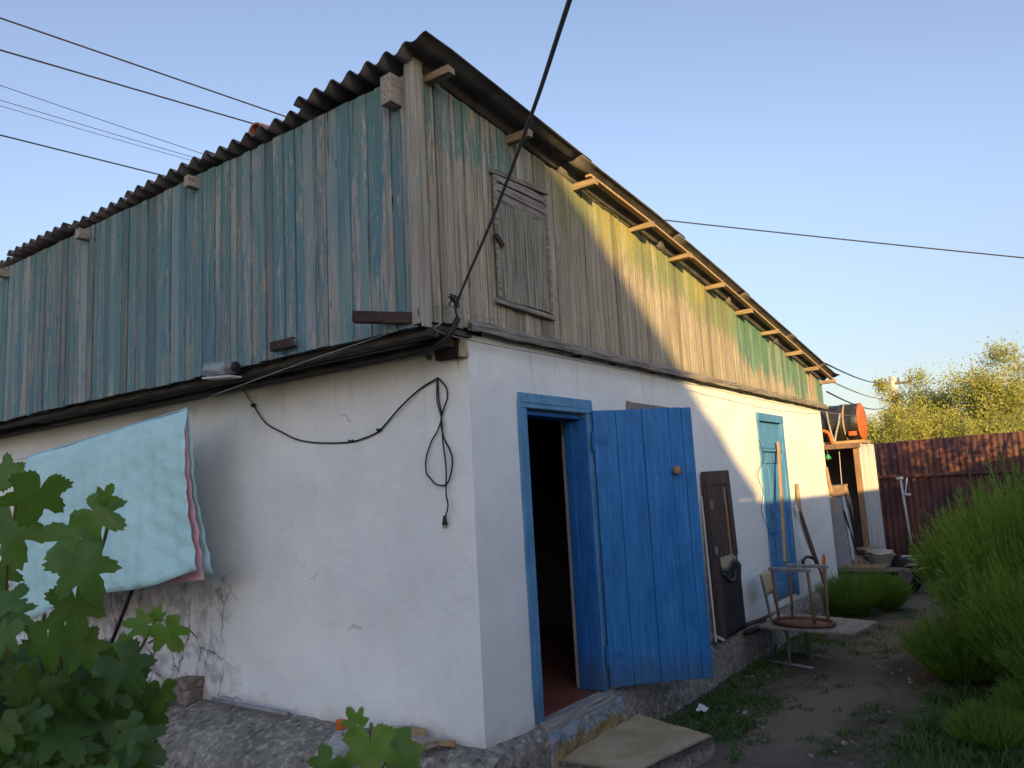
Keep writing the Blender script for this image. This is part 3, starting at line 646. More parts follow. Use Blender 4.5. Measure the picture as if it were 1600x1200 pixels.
def mort(u, v):
    x = lerp(.43, 1.50, u); k = min(1, u/.07, (1-u)/.07); k = k*k*(3-2*k)
    pr = [(-.045, -.012), (-.088, -.035), (-.103, -.075), (-.114, -.12), (-.128, -.17), (-.135, -.26)]; t = v*5; i = min(4, int(t)); y, z = (lerp(pr[i][j], pr[i+1][j], t-i) for j in (0, 1))
    n_ = noise.noise(Vector((x*7, v*4, 2)))*.022+noise.noise(Vector((x*22, v*9, 5)))*.009; return (x, lerp(-.06, y+n_, k), z+n_*.5-.03*(1-k))
b.grid(60, 20, mort); b.build('sill_mortar', 'bluemortar', house, True)

def thing_mesh(b, name, mat, label, cat, group=None, **kw): return tag(b.build(name, mat, None, **kw), label, cat, group)

# dark upholstered door leaf leaning behind the open door
lp_ = empty('discarded_door', (3.7, -.18, .0), 'dark discarded door leaf with torn black upholstery leaning on the white wall', 'door leaf')
A = on(1123, 1001, 1, -.12); B = on(1160, 979, 1, -.12); B.z = A.z+.01; up = (on(1096, 746, 1, -.04)-A).normalized(); du = (B-A); wd = du.length; du.normalize(); nn = du.cross(up).normalized()
if nn.y > 0: nn = -nn
def lpt(u, v, d): return A+du*u+up*v+nn*d
def slab(b, u0, u1, v0, v1, d0, d1, mi=0): b.hexa([lpt(u0, v0, d1), lpt(u1, v0, d1), lpt(u1, v0, d0), lpt(u0, v0, d0), lpt(u0, v1, d1), lpt(u1, v1, d1), lpt(u1, v1, d0), lpt(u0, v1, d0)], mi)
b = MB(); slab(b, 0, wd, 0, 1.46, 0, .03); slab(b, 0, .10, .0, 1.46, .031, .04); slab(b, wd-.1, wd, .66, 1.46, .031, .04); slab(b, .101, wd-.101, 1.33, 1.46, .031, .04); b.build('leaf', 'brownpanel', lp_, False, .003)
b = MB()
def vin(u, v):
    p = (.10+u*(wd-.10)); q = v*(.60-.06*sin(u*7)*u); return lpt(p, q, .036+.008*noise.noise(Vector((u*3, v*4, 0)))+(.02*v**8))
b.grid(12, 14, vin); b.build('upholstery', 'vinyl', lp_, True, 0, .006)
b = MB(); slab(b, .16, wd-.06, .46, .68, .031, .034); b.build('bare_patch', 'ripwood', lp_)
b = MB(); slab(b, wd-.19, wd-.14, .68, 1.30, .031, .038); b.build('lath', 'shedwood', lp_, False, .002)
b = MB(); b.tube(spline([lpt(.15, .54, .05), lpt(.26, .47, .052), lpt(.38, .46, .052), lpt(.44, .53, .05)], 5), .016, 10); b.build('torn_flap', 'vinyl', lp_, True)
for v in (.72, 1.12): b = MB(); slab(b, .03, .05, v, v+.07, .041, .06); b.build('bracket', 'tube', lp_)
b = MB(); b.bar(on(1119, 1003, 1, -.15), on(1096, 775, 1, -.07), .014, .02); thing_mesh(b, 'batten', 'palepaint', 'pale narrow batten standing against the edge of the dark discarded door', 'batten')
b = MB(); b.bar((5.66, -.03, 1.82), (4.96, -.19, .52), .05, .024, 0, (0, 1, 0)); thing_mesh(b, 'plank', 'pine', 'tan wooden lath propped slantwise across the far turquoise door', 'lath', bevel=.003)
b = MB(); b.tube(spline([on(x, y, 1, -.05) for x, y in ((1186, 688), (1194, 715), (1184, 742), (1192, 770), (1190, 800), (1205, 838))]), .0035, 6); thing_mesh(b, 'wire', 'blackrubber', 'loose dark wire hanging beside the slanting lath on the far door', 'wire')
# tools left of the corner
t = empty('spade', (6.4, -.3, -.2), 'long dark handled spade with tan grip end leaning right of the far turquoise door', 'spade')
p0 = on(1245, 757, 1, -.03); p1 = on(1250, 800, 1, -.08); p2 = on(1277, 882, 1, -.30)
b = MB(); b.tube([p0, p1], .022, 10); b.build('grip', 'pine', t, True); b = MB(); b.tube([p1, p2], .024, 10); b.build('shaft', 'brownpanel', t, True)
b = MB(); 
def blade(u, v): p = p2.lerp(p2+(p2-p1).normalized()*.3, v); return p+Vector((1, .25, 0))*((u-.5)*.2)+Vector((0, -.02*(1-(2*u-1)**2), 0))
b.grid(6, 6, blade); b.build('blade', 'rustiron', t, True, 0, .004)
b = MB(); b.tube([on(1242, 790, 1, -.03), on(1262, 845, 1, -.15), on(1286, 900, 1, -.32)], .022, 8); thing_mesh(b, 'stick', 'palepaint', 'pale straight stick leaning on the wall beside the dark spade', 'stick', smooth=True)
b = MB(); c0 = on(1287, 882, 1, -.45); b.lathe([(.0, -.16), (.04, -.14), (.055, -.05), (.06, .05), (.045, .1), (0, .12)], 16, Matrix.Translation(c0) @ Matrix.Rotation(.35, 4, 'Y') @ Matrix.Diagonal((1, .25, 1, 1))); thing_mesh(b, 'paddle', 'orange', 'rounded orange paddle end showing above the small bush', 'paddle', smooth=True)
b = MB(); b.tube(spline([on(x, y, 1, -.12) for x, y in ((1256, 888), (1255, 876), (1262, 870), (1272, 873))]), .018, 8); thing_mesh(b, 'hose', 'blackrubber', 'short black bent hose by the foot of the tools', 'hose', smooth=True)
b = MB(); b.bar(on(1291, 730, 1, -.02), on(1306, 800, 1, -.06), .02, .03); thing_mesh(b, 'batten', 'pine', 'thin tan batten upright against the far end of the white wall', 'batten')
for (a_, c_, lab) in (((1150, 982), (1207, 962), 'upper dark pipe lying on the plinth behind the beige chair back'), ((1166, 988), (1205, 972), 'lower dark pipe lying on the plinth edge behind the beige chair back')):
    b = MB(); b.tube([on(*a_, 1, -.13), on(*c_, 1, -.13)], .02, 10); thing_mesh(b, 'pipe', 'rustiron', lab, 'pipe', smooth=True)
b = MB(); b.bar(on(1116, 993, 1, -.12), on(1130, 1000, 1, -.16), .03, .02); thing_mesh(b, 'wood_chip', 'palepaint', 'small pale chip of wood on the plinth beside the open blue door', 'wood chip')
# apron oddments on the left
b = MB(); b.tube([(-.10, 2.38, .05), (-.09, 1.55, .04)], .016, 10); thing_mesh(b, 'pipe', 'tube', 'thin grey pipe lying along the foot of the side wall', 'pipe', smooth=True)
for (x, y, z, s, r, lab) in ((-.10, .62, .045, (.05, .11, .022), .5, 'grey board offcut tilted against the wall, topmost of the wood scraps'), (-.13, .36, .028, (.045, .09, .022), -.15, 'thick short offcut lying lowest among the wood scraps by the corner'),
                            (-.08, .46, .055, (.04, .07, .018), -.1, 'small squared offcut lying on top behind the lowest scrap'), (-.07, .24, .022, (.02, .07, .015), .25, 'thin splintered stick of wood nearest the house corner')):
    b = MB(); mt = Matrix.Translation((x, y, z+.01)) @ Matrix.Rotation(r, 4, 'Z') @ Matrix.Rotation(.45 if 'tilted' in lab else .04, 4, 'Y'); b.box(tuple(-q for q in s), s, 0, mt, .004)
    thing_mesh(b, 'wood_offcut', 'pine' if 'squared' in lab or 'thin' in lab else 'beam', lab, 'offcut', 'wood scraps on the concrete apron', bevel=.003)
bt = empty('water_bottle', (-.30, .82, -.085), 'clear plastic bottle with orange cap standing behind the vine leaf', 'bottle')
b = MB(); b.lathe([(.075, 0), (.085, .02), (.085, .08), (.075, .12), (.035, .165), (.025, .18)], 24, Matrix.Translation((-.30, .82, -.085))); b.build('body', 'pet', bt, True)
b = MB(); b.lathe([(.028, .18), (.03, .185), (.03, .225), (.026, .23)], 20, Matrix.Translation((-.30, .82, -.085))); b.build('cap', 'orange', bt, False, .002)
b = MB(); b.lathe([(.05, 0), (.10, .03), (.125, .09), (.128, .095), (.10, .085), (.05, .02)], 28, Matrix.Translation((-.46, .50, -.26)) @ Matrix.Rotation(.2, 4, 'X')); thing_mesh(b, 'bowl', 'bluepl', 'bright blue plastic bowl below the bottle', 'bowl', smooth=True)
b = MB(); b.box((-.15, 2.62, .0), (-.02, 2.86, .11), 0, None, .015); b.box((-.16, 2.60, .112), (-.03, 2.80, .17), 0, None, .012); thing_mesh(b, 'wood_block', 'brick', 'weathered brown block on the apron under the wall stain', 'block', bevel=.006)
b = MB(); b.box((-.50, 2.85, -.30), (-.10, 5.2, .05), 0, None, .015); thing_mesh(b, 'concrete_kerb', 'plinth', 'dark concrete block at the side wall behind the vine', 'concrete block', bevel=.01)
b = MB(); b.box((-.48, 3.0, .055), (-.30, 3.5, .09), 0, None, .01); thing_mesh(b, 'board', 'shedwood', 'brown board on the concrete block behind the vine leaves', 'board')

# extension cord on the side wall
wy = -.026
co = empty('extension_cord', (wy, .23, 2.1), 'black extension cord strung in a swag along the white side wall', 'cord')
sw = [on(x, y, 0, wy) for x, y in ((366, 588), (380, 612), (395, 633), (415, 660), (440, 676), (465, 687), (500, 691), (545, 690), (568, 684), (590, 674), (604, 660), (622, 640), (642, 620), (660, 604), (684, 590))]
sw = [p+Vector((rnd(-.004, .004), rnd(-.006, .006), rnd(-.005, .005))) for p in sw]
b = MB(); b.tube(spline(sw[:3], 5), .006, 6); b.build('pale_lead', 'wire', co)
b = MB(); b.tube(spline(sw[2:], 6), .0055, 6); b.build('swag_lead', 'blackrubber', co)
for x, y in ((395, 634), (592, 673), (548, 690)): b = MB(); p = on(x, y, 0, wy); b.tube([p+Vector((0, .02, .012)), p, p-Vector((0, .025, -.008))], [.006, .014 if x != 548 else .008, .006], 8); b.build('joint', 'blackrubber', co, True)
lo = [on(x, y, 0, wy-.006) for x, y in ((685, 591), (697, 605), (699, 622), (693, 640), (689, 660), (694, 685), (703, 703), (707, 720), (704, 742), (697, 757), (682, 757), (672, 747), (666, 738), (666, 715), (674, 690), (684, 672), (690, 650), (686, 625), (684, 592))]
b = MB(); b.tube(spline(lo, 5), .005, 6); lo2 = [on(x, y, 0, wy-.014) for x, y in ((683, 591), (683, 625), (690, 655), (692, 690), (697, 730), (697, 770), (700, 790), (696, 808))]; b.tube(spline(lo2, 5), .005, 6); b.build('hanging_loop', 'blackrubber', co)
p = on(695, 815, 0, wy-.014); b = MB(); b.tube([p+Vector((0, 0, .035)), p+Vector((0, 0, .01)), p-Vector((0, 0, .02))], [.007, .013, .018], 10); b.tube([p+Vector((0, .01, -.02)), p+Vector((0, .01, -.04))], .003, 6); b.tube([p+Vector((0, -.01, -.02)), p+Vector((0, -.01, -.04))], .003, 6); b.build('plug', 'blackrubber', co, True)
# glass jar lying in the corner of the overhang
jr = empty('glass_jar', (XA-.05, 1.8, 2.33), 'clear glass jar lying on its side under the boarded attic', 'jar')
p = on(325, 578, 0, XA-.06); q = on(368, 574, 0, XA-.06); ax = (q-p); ln = ax.length; mt = Matrix.Translation(p) @ ax.to_track_quat('Z', 'Y').to_matrix().to_4x4()
b = MB(); b.lathe([(.04, 0), (.047, .004), (.05, .02), (.05, ln*.75), (.042, ln*.86), (.04, ln), (.037, ln), (.047, ln*.72), (.047, .02), (.038, .006)], 28, mt); b.build('glass', 'glass', jr, True)
b = MB(); b.lathe([(.02, ln*.6), (.036, ln*.72), (.036, ln*1.0), (.03, ln*1.05)], 14, mt); b.build('dark_stopper', 'blackrubber', jr, True)
b = MB(); b.bar(p-Vector((.0, 0, .06)), q-Vector((.0, 0, .06)), .09, .012); thing_mesh(b, 'shelf_board', 'palepaint', 'small pale board under the glass jar', 'board')
b = MB(); cc = Vector((-.46, 1.40, 3.90)); mt = Matrix.Translation(on(398, 200, 0, -.44)) @ Matrix.Rotation(-.1, 4, 'Y')
def tile(u, v): a_ = pi*u; return mt @ Vector((v*.30, .07*cos(a_), .06*sin(a_)-.03))
b.grid(12, 6, tile); thing_mesh(b, 'ridge_tile', 'clay', 'orange half round clay tile lying on the slate roof edge', 'tile', smooth=True, solid=.014)

# ------------------------------------------------------------------ washing line, blanket, prop
LA = Vector((-.45, -.03, 2.33)); 
lpts = [on(499, 557, 0, -.45), on(340, 615, 0, -.45), on(290, 640, 0, -.45), on(160, 680, 0, -.45), on(42, 715, 0, -.45), on(0, 725, 0, -.45)]
lpts = [Vector((-.40, .05, 2.33))]+lpts+[lpts[-1]+Vector((0, 3, .1))]
b = MB(); b.tube(lpts, .0028, 6); thing_mesh(b, 'washing_line', 'wire', 'thin washing line along the side wall carrying the blanket', 'washing line')
def lz(y):
    for a_, c_ in zip(lpts[2:], lpts[3:]):
        if a_.y <= y <= c_.y: return lerp(a_.z, c_.z, (y-a_.y)/(c_.y-a_.y))
    return lpts[3].z
YR, YL = lpts[3].y, lpts[5].y
bk = empty('blanket', (-.45, 3.3, 2.0), 'pale turquoise blanket with pink lining folded over the washing line', 'blanket')
def fold(u, v, side, extra=0.):
    # u along line (0 right), v distance down from the line 0..1 ; side -1 faces the yard, +1 faces the wall
    y = lerp(YR-.02, YL, u); top = lz(min(max(y, YR), YL))
    ln = lerp(1.10, 1.40, u) if side < 0 else lerp(1.14, 1.0, u)
    ln += .03*sin(u*9)+extra
    z = top+.012-v*ln
    belly = .022*min(1, v*7)+.055*v
    y0_ = y
    rip = v**.5*(.024*sin(u*15+4.5*v)+.022*sin(u*37-7*v)*(.3+.7*sin(u*5)**2)+.012*sin((u+v*.8)*60)*max(0, 1-u*2)+.010*sin(u*83+5*v)+.016*noise.noise(Vector((u*12, v*5, side))))
    y += -.19*v*(1-u)**2*(side < 0)-.14*v**1.3*(1-u)**3*(side > 0)+.05*v*u
    return Vector((-.45+side*(belly-rip*.8*side)+.012*noise.noise(Vector((u*5, v*9, 3))), y, z))
def both(extra, off):
    b = MB(); nv = 26
    def fn(u, s):
        v = abs(s-.5)*2; side = -1 if s < .5 else 1
        p = fold(u, v, side, extra); return p+Vector((-side*off*min(1, v*5), 0, -off*.6 if v < .15 else 0))
    b.grid(60, 2*nv, fn); return b
both(0, 0).build('cover', 'cyan', bk, True, 0, .0035)
lin = MB()
def lfnn(u, s):
    v = abs(s-.5)*2; side = -1 if s < .5 else 1; u = lerp(.022, 1, u)
    p = fold(u, v, side, .03 if side > 0 else -.03); return p+Vector((-side*(.016+.014*v)*min(1, v*5), -.03*(1-u)**6*(side > 0), -.012 if v < .12 else 0))
lin.grid(60, 52, lfnn); lin.build('lining', 'pink', bk, True, 0, .0035)
b = MB(); p = Vector((-.45, 2.9, .76)); q = Vector((-.45, 3.24, .28)); d_ = (q-p); b.tube([p-d_*1.9, q+d_*.42], .014, 8); thing_mesh(b, 'line_prop', 'blackrubber', 'dark slanting pole propping the washing line under the blanket', 'line prop', smooth=True)
b = MB(); b.lathe([(.10, 0), (.13, .25), (.135, .25), (.125, .24), (.10, .02)], 24, Matrix.Translation((-.58, 3.55, .03))); thing_mesh(b, 'bucket', 'bluepl', 'blue bucket half hidden by vine leaves below the blanket', 'bucket', smooth=True)

# ------------------------------------------------------------------ wires and poles
hook = Vector((-.12, -.04, 2.39))
ct = at(890, 0, 2.0); dirv = (ct-hook)
b = MB(); P_ = [hook, hook.lerp(at(715, 470, 4.25), .97), at(770, 340, 3.45), at(832, 175, 2.65), ct, ct+(ct-at(832, 175, 2.65))*2.2, Vector((-5.2, -5.97, 4.6))]
b.tube(spline(P_, 8), [.0062]*8+[.0075]*41, 8); thing_mesh(b, 'service_cable', 'cablegrey', 'thick black service cable rising from the house corner over the yard', 'cable', smooth=True)
b = MB(); p = at(708, 470, 4.3)
for i in range(5): b.tube(spline([p+Vector((rnd(-.03, .03), rnd(-.03, .03), rnd(-.04, .04))) for _ in range(4)], 5), .004, 5)
b.build('cable_tie', 'blackrubber', house)
def span(a_, c_, d1, d2, r, ext0, ext1, name, label, sg=0., mat='blackrubber', group='wires crossing the sky'):
    A_ = at(*a_, d1); B_ = at(*c_, d2); v_ = B_-A_; b = MB(); b.tube(sag(A_-v_*ext0, B_+v_*ext1, sg, 30), r, 6); return thing_mesh(b, name, mat, label, 'wire', group, smooth=True)
span((0, 28), (440, 180), 12, 15, .014, .3, .9, 'overhead_wire', 'thick dark wire highest in the sky left of the roof', .0)
span((0, 78), (388, 191), 12, 15, .014, .3, .9, 'overhead_wire', 'thick dark wire ending at the clay tile on the roof', .0)
span((0, 132), (322, 240), 22, 26, .010, .3, .8, 'overhead_wire', 'thin grey wire above the close pair left of the roof', .05)
span((0, 155), (310, 246), 22, 26, .009, .3, .8, 'overhead_wire', 'upper wire of the close thin pair left of the roof', .05)
span((0, 164), (304, 250), 22, 26, .008, .3, .8, 'overhead_wire', 'lower wire of the close thin pair left of the roof', .05)
span((0, 211), (262, 276), 12, 14, .012, .3, .9, 'overhead_wire', 'lowest dark wire left of the slate roof', .0)
A_ = at(1030, 338, 24); B_ = at(1600, 398, 24); b = MB(); b.tube(sag(A_-(B_-A_)*.85, B_+(B_-A_)*.8, .12, 40), .02, 6); thing_mesh(b, 'overhead_wire', 'blackrubber', 'long dark wire crossing the sky right of the roof', 'wire', 'wires crossing the sky', smooth=True)
PT = at(1393, 588, 40); PB = at(1407, 665, 40); dd = (PB-PT); pole = empty('utility_pole', tuple(PB), 'pale leaning utility pole in front of the sunlit trees', 'pole')
b = MB(); b.tube([PT, PT+dd*(PT.z+.3)/(PT.z-PB.z)], [.16, .22], 10); b.build('shaft', 'concpole', pole, True)
b = MB(); b.bar(PT+Vector((0, -.9, -.4)), PT+Vector((0, .9, -.35)), .10, .12); 
for k in (-.8, -.3, .3, .8): b.tube([PT+Vector((0, k, -.35)), PT+Vector((0, k, -.1))], .05, 8)
b.build('crossarm', 'bark', pole)
P2 = at(1384, 640, 62); b = MB(); b.tube([P2, Vector((P2.x, P2.y, -.3))], [.14, .18], 8); thing_mesh(b, 'utility_pole', 'bark', 'small dark pole farther off left of the pale pole', 'pole', smooth=True)
span((1290, 568), (1393, 592), 11.6, 40, .013, 0, 0, 'overhead_wire', 'dark drop wire from the roof end to the pale pole', .25)
span((1292, 612), (1393, 626), 11.6, 40, .013, 0, 0, 'overhead_wire', 'sagging lower wire from the roof end to the pale pole', .35)
span((1300, 596), (1393, 618), 11.8, 40, .012, 0, 0, 'overhead_wire', 'faint wire between the two sagging wires by the roof end', .2, 'wire')
hw = on(718, 528, 1, -.05); b = MB(); b.tube(spline([Vector((-.30, -.06, 2.35)), hw, on(1000, 583, 1, -.10), on(1283, 643, 1, -.08), at(1385, 655, 20)], 8), .0035, 6); thing_mesh(b, 'wire', 'wire', 'thin wire stretched along the top of the front wall', 'wire', smooth=True)

# ------------------------------------------------------------------ desk, chair and upturned stool
dk = empty('school_desk', (4.05, -.7, GZ), 'low school desk with faded board top and grey runner feet by the path', 'desk')
C4 = [Vector((3.66, -.27, .085)), Vector((3.56, -1.13, .085)), Vector((4.22, -1.20, .085)), Vector((4.46, -.33, .085))]
b = MB(); ring = []
for i in range(4):
    p, a_, c_ = C4[i], C4[i-1], C4[(i+1) % 4]; e1 = (a_-p).normalized()*.07; e2 = (c_-p).normalized()*.07
    for k in range(6): t_ = k/5; ring.append((p+e1)*(1-t_)**2+p*2*t_*(1-t_)+(p+e2)*t_**2)
lo_ = [b.vert(q-Vector((0, 0, .022))) for q in ring]; hi_ = [b.vert(q) for q in ring]; b.face(hi_); b.face(lo_[::-1])
for i in range(len(ring)): j = (i+1) % len(ring); b.face((lo_[i], lo_[j], hi_[j], hi_[i]))
tp = b.build('top', 'board', dk, False, .004)
for x0, y0, x1, y1 in ((3.97, -.24, 3.82, -.70), (4.42, -.28, 4.28, -.74)):
    mid = Vector(((x0+x1)/2, (y0+y1)/2, 0)); b = MB(); b.tube([(x0, y0, GZ+.02), (x1, y1, GZ+.02)], .014, 8); b.tube([mid+Vector((0, 0, GZ+.02)), mid+Vector((0, 0, .0)), mid+Vector((-.06, .05, .055))], .016, 10); b.build('leg_frame', 'tube', dk, True)
b = MB(); b.tube([(3.9, -.47, -.16), (4.35, -.51, -.26)], .011, 8); b.tube([(3.89, -.44, .03), (4.35, -.5, .03)], .012, 8); b.build('stretcher', 'tube', dk, True)
ch = empty('chair', (3.95, .0, GZ), 'school chair with cream plywood back tucked behind the low desk', 'chair')
bb = on(1205, 966, 1, -.2); bt_ = on(1190, 905, 1, -.2); tv = bt_-bb
b = MB(); b.tube([bt_+tv*.1, bb, bb+Vector((.05, -.05, -.05)), bb+Vector((.3, -.1, -.06))], .015, 8); b.tube([bb+Vector((.06, -.0, -.05)), Vector((bb.x+.02, bb.y, GZ))], .014, 8)
off_ = Vector((.33, .03, 0)); b.tube([bt_+off_+tv*.1, bb+off_, bb+off_+Vector((.0, 0, -.05))], .015, 8); b.build('frame', 'tube', ch, True)
b = MB(); b.grid(10, 5, lambda u, v: bb+tv*lerp(.55, 1.15, v)+off_*u*1.08-Vector((.02, 0, 0))+Vector((0, .03*sin(pi*u)-.02, 0))); b.build('backrest', 'ply', ch, True, 0, .012)
b = MB(); b.box((bb.x, bb.y-.04, .02), (bb.x+.33, bb.y+.06, .04)); b.build('seat', 'ply', ch, False, .004)
so_ = empty('stool', (3.85, -.62, .086), 'upturned rusty stool lying seat down on the low desk', 'stool')
sx, sy = 3.86, -.64
def rot(x, y): a_ = radians(-12); return Vector((sx+x*cos(a_)-y*sin(a_), sy+x*sin(a_)+y*cos(a_), 0))
b = MB(); b.tube([rot(.19*cos(q), .27*sin(q))+Vector((0, 0, .108)) for q in [2*pi*k/28 for k in range(29)]], .018, 8); b.build('seat_rim', 'redseat', so_, True)
b = MB(); b.lathe([(.17, .087), (.175, .095), (.17, .104)], 28, Matrix.Translation(rot(0, 0)) @ Matrix.Rotation(radians(-12), 4, 'Z') @ Matrix.Diagonal((1, 1.42, 1, 1))); b.build('seat', 'redseat', so_)
for a_ in (-1, 1):
    for c_ in (-1, 1):
        b = MB(); b.tube([rot(a_*.12, c_*.17)+Vector((0, 0, .10)), rot(a_*.16, c_*.17)+Vector((0, 0, .57))], .014, 8); b.build('leg', 'rusttube', so_, True)
    b = MB(); p, q = rot(a_*.16, .20), rot(a_*.16, -.20); b.bar(p+Vector((0, 0, .585)), q+Vector((0, 0, .585)), .034, .03); b.build('runner', 'tube', so_, False, .004)

# ------------------------------------------------------------------ far yard: cabinet, table of junk, shed, tank, fence
cbm = Matrix.Translation((8.85, .02, -.3)) @ Matrix.Rotation(radians(9), 4, 'Z') @ Matrix.Rotation(radians(-3), 4, 'X')
cab = empty('old_fridge', (8.85, .02, -.3), 'old pale grey metal fridge standing past the end of the white wall', 'fridge')
b = MB(); b.box((0, 0, 0), (.5, .40, 1.52), 0, cbm); b.build('body', 'fridgeside', cab, False, .02); b = MB(); b.box((.005, -.045, .03), (.495, -.003, 1.50), 0, cbm); b.build('door', 'fridge', cab, False, .015)
b = MB()
def ragf(u, v):
    y = lerp(-.10, .42, u); s = v; n_ = .02*noise.noise(Vector((u*5, v*6, 2)))
    hang = .10+.32*max(0, 1-abs(u-.12)/.28) if True else 0
    if s < .25: x, z = -.012, 1.55-(.25-s)/.25*(.10+.05*sin(u*6))
    elif s < .7: x, z = lerp(-.012, .3, (s-.25)/.45), 1.56
    else: x, z = .3+.1*(s-.7), 1.56
    return cbm @ Vector((x+n_, y, z+n_))
b.grid(16, 16, ragf)
def ragd(u, v): return cbm @ Vector((lerp(.02, .46, u), -.075-.02*sin(v*3+u*6), 1.56-v*(.12+.42*u**1.5)+.0))
b.grid(12, 10, ragd); thing_mesh(b, 'rag', 'rag', 'dirty brown rag draped over the top of the old fridge', 'rag', smooth=True, solid=.02)
b = MB(); b.tube([cbm @ Vector((-.05, -.01, 1.2)), cbm @ Vector((.25, -.14, -.0))], .013, 8); thing_mesh(b, 'rod', 'blackrubber', 'thin dark rod leaning across the old fridge', 'rod')
tb = empty('junk_table', (9.1, -.5, GZ), 'low plank table loaded with rags behind the small bush', 'table')
T0 = on(1325, 889, 2, .06); T1 = on(1432, 889, 2, .06); tdir = (T1-T0).normalized(); tn = Vector((-tdir.y, tdir.x, 0)); 
if tn.dot(fw) < 0: tn = -tn
T0 -= tdir*.5; tl = (T1-T0).length+.4
b = MB(); b.hexa([T0-Vector((0, 0, .04)), T0+tdir*tl-Vector((0, 0, .04)), T0+tdir*tl+tn*.6-Vector((0, 0, .04)), T0+tn*.6-Vector((0, 0, .04)), T0, T0+tdir*tl, T0+tdir*tl+tn*.6, T0+tn*.6]); b.build('top', 'board', tb, False, .004)
for k in (.1, .95):
    for j in (.06, .5): b = MB(); p = T0+tdir*tl*k+tn*j; b.bar(p-Vector((0, 0, .04)), Vector((p.x, p.y, GZ-.03)), .05, .05); b.build('leg', 'beam', tb)
b = MB(); b.bar(T0+tdir*.45+tn*.05+Vector((0, 0, .03)), T0+tdir*1.0+tn*.08+Vector((0, 0, .03)), .06, .05); thing_mesh(b, 'plank_offcut', 'pine', 'thick brown plank offcut along the table edge below the basin', 'offcut')
bs = T0+tdir*.92+tn*.30
b = MB(); b.lathe([(.11, .0), (.13, .01), (.19, .16), (.215, .165), (.212, .172), (.18, .165), (.12, .02)], 28, Matrix.Translation(bs+Vector((0, 0, .003)))); thing_mesh(b, 'basin', 'enamel', 'white enamel basin on the junk table', 'basin', smooth=True)
def lump(c, r, mat, name, label, cat, seed, sq=.5):
    b = MB()
    def fn(u, v):
        th_, ph = 2*pi*u, pi*v; d_ = Vector((cos(th_)*sin(ph), sin(th_)*sin(ph), cos(ph)*sq)); n_ = 1+.45*noise.noise(d_*2.2+Vector((seed, 0, 0)))+.2*noise.noise(d_*6+Vector((seed, 3, 0))); return Vector(c)+Vector((d_.x*r[0], d_.y*r[1], d_.z*r[2]))*n_
    b.grid(26, 14, fn); return thing_mesh(b, name, mat, label, cat, smooth=True)
lump(bs+Vector((-.02, 0, .20)), (.20, .20, .10), 'rag2', 'rag', 'bundle of pale dirty rags heaped over the basin', 'rag', 3)
lump(bs-tdir*.30+Vector((0, 0, .08)), (.13, .13, .16), 'rag', 'rag', 'brown crumpled rags left of the enamel basin', 'rag', 8)
lump(bs-tdir*.18+tn*.1+Vector((0, 0, .24)), (.18, .14, .09), 'rag', 'rag', 'brown cloth lying above the other rags on the table', 'rag', 11)
lump(bs+tdir*.45+Vector((0, 0, .04)), (.24, .18, .07), 'rag2', 'rag', 'flat pale scraps spread right of the enamel basin', 'rag', 15)
for i in range(2): 
    b = MB(); b.bar(bs+tdir*.26+tn*(.12+.1*i)+Vector((0, 0, .10+.03*i)), bs+tdir*.85+tn*(.1+.12*i)+Vector((0, 0, .08+.05*i)), .05, .02); thing_mesh(b, 'lath', 'palepaint', ('nearer' if i == 0 else 'farther')+' pale lath lying on the scraps right of the basin', 'lath')
b = MB(); tc = T0+tdir*1.22+tn*.25; b.lathe([(.13, -.05), (.22, -.055), (.245, -.03), (.245, .03), (.22, .055), (.13, .05), (.12, 0), (.13, -.05)], 28, Matrix.Translation((tc.x, tc.y, GZ+.24)) @ Matrix.Rotation(pi/2, 4, 'Y') @ Matrix.Rotation(.3, 4, 'X'), 0, False); thing_mesh(b, 'tyre', 'blackrubber', 'black tyre standing under the junk table', 'tyre', smooth=True)
b = MB(); p = T0+tdir*.75+tn*.4; b.box((p.x-.2, p.y-.25, GZ), (p.x+.2, p.y+.15, -.02), 0, None, .01); thing_mesh(b, 'metal_box', 'fridgeside', 'grey metal box under the junk table', 'box', bevel=.02)

shd = empty('shed', (10.3, .1, GZ), 'small open shed with zinc side sheet carrying the black tank', 'shed')
SX0, SX1, SY0, SY1, SZ = 10.35, 11.5, .10, 1.6, 1.93
b = MB()
b.grid(130, 6, lambda u, v: (lerp(SX0+.04, SX1, u), SY0+.034*sin(u*2*pi*11), lerp(GZ, SZ, v))); b.build('side_sheet', 'zinc', shd, True, 0, .004)
b = MB(); b.bar((SX0, SY0+.03, GZ), (SX0, SY0+.03, SZ-.08), .08, .08, 0, (1, 0, 0)); b.build('post', 'shedwood', shd, False, .004); b = MB(); b.bar((SX0, SY1, GZ), (SX0, SY1, SZ-.08), .08, .08, 0, (1, 0, 0)); b.build('post', 'shedwood', shd, False, .004)
b = MB(); b.box((SX0-.12, SY0-.04, SZ-.08), (SX0+.0, SY1+.1, SZ), 0, None, .006); b.build('roof_beam', 'rusttube', shd, False, .004)
b = MB(); b.box((SX0+.005, SY0-.02, SZ-.04), (SX1+.05, SY1+.1, SZ)); b.build('roof_deck', 'shedwood', shd)
b = MB(); b.box((SX1-.06, SY0+.03, GZ), (SX1-.01, SY1, SZ-.045)); b.box((SX0+.1, SY1, GZ), (SX1-.07, SY1+.05, SZ-.045)); b.build('rear_wall', 'shedin', shd)
b = MB(); b.tube(spline([(SX0+.1, .42, SZ-.1), (SX0+.12, .44, 1.2), (SX0+.15, .42, .9)]), .006, 6); b.build('string', 'palepaint', shd)
lm = empty('hanging_lamp', (SX0-.02, .58, 1.75), 'small green lamp hanging from the shed beam', 'lamp')
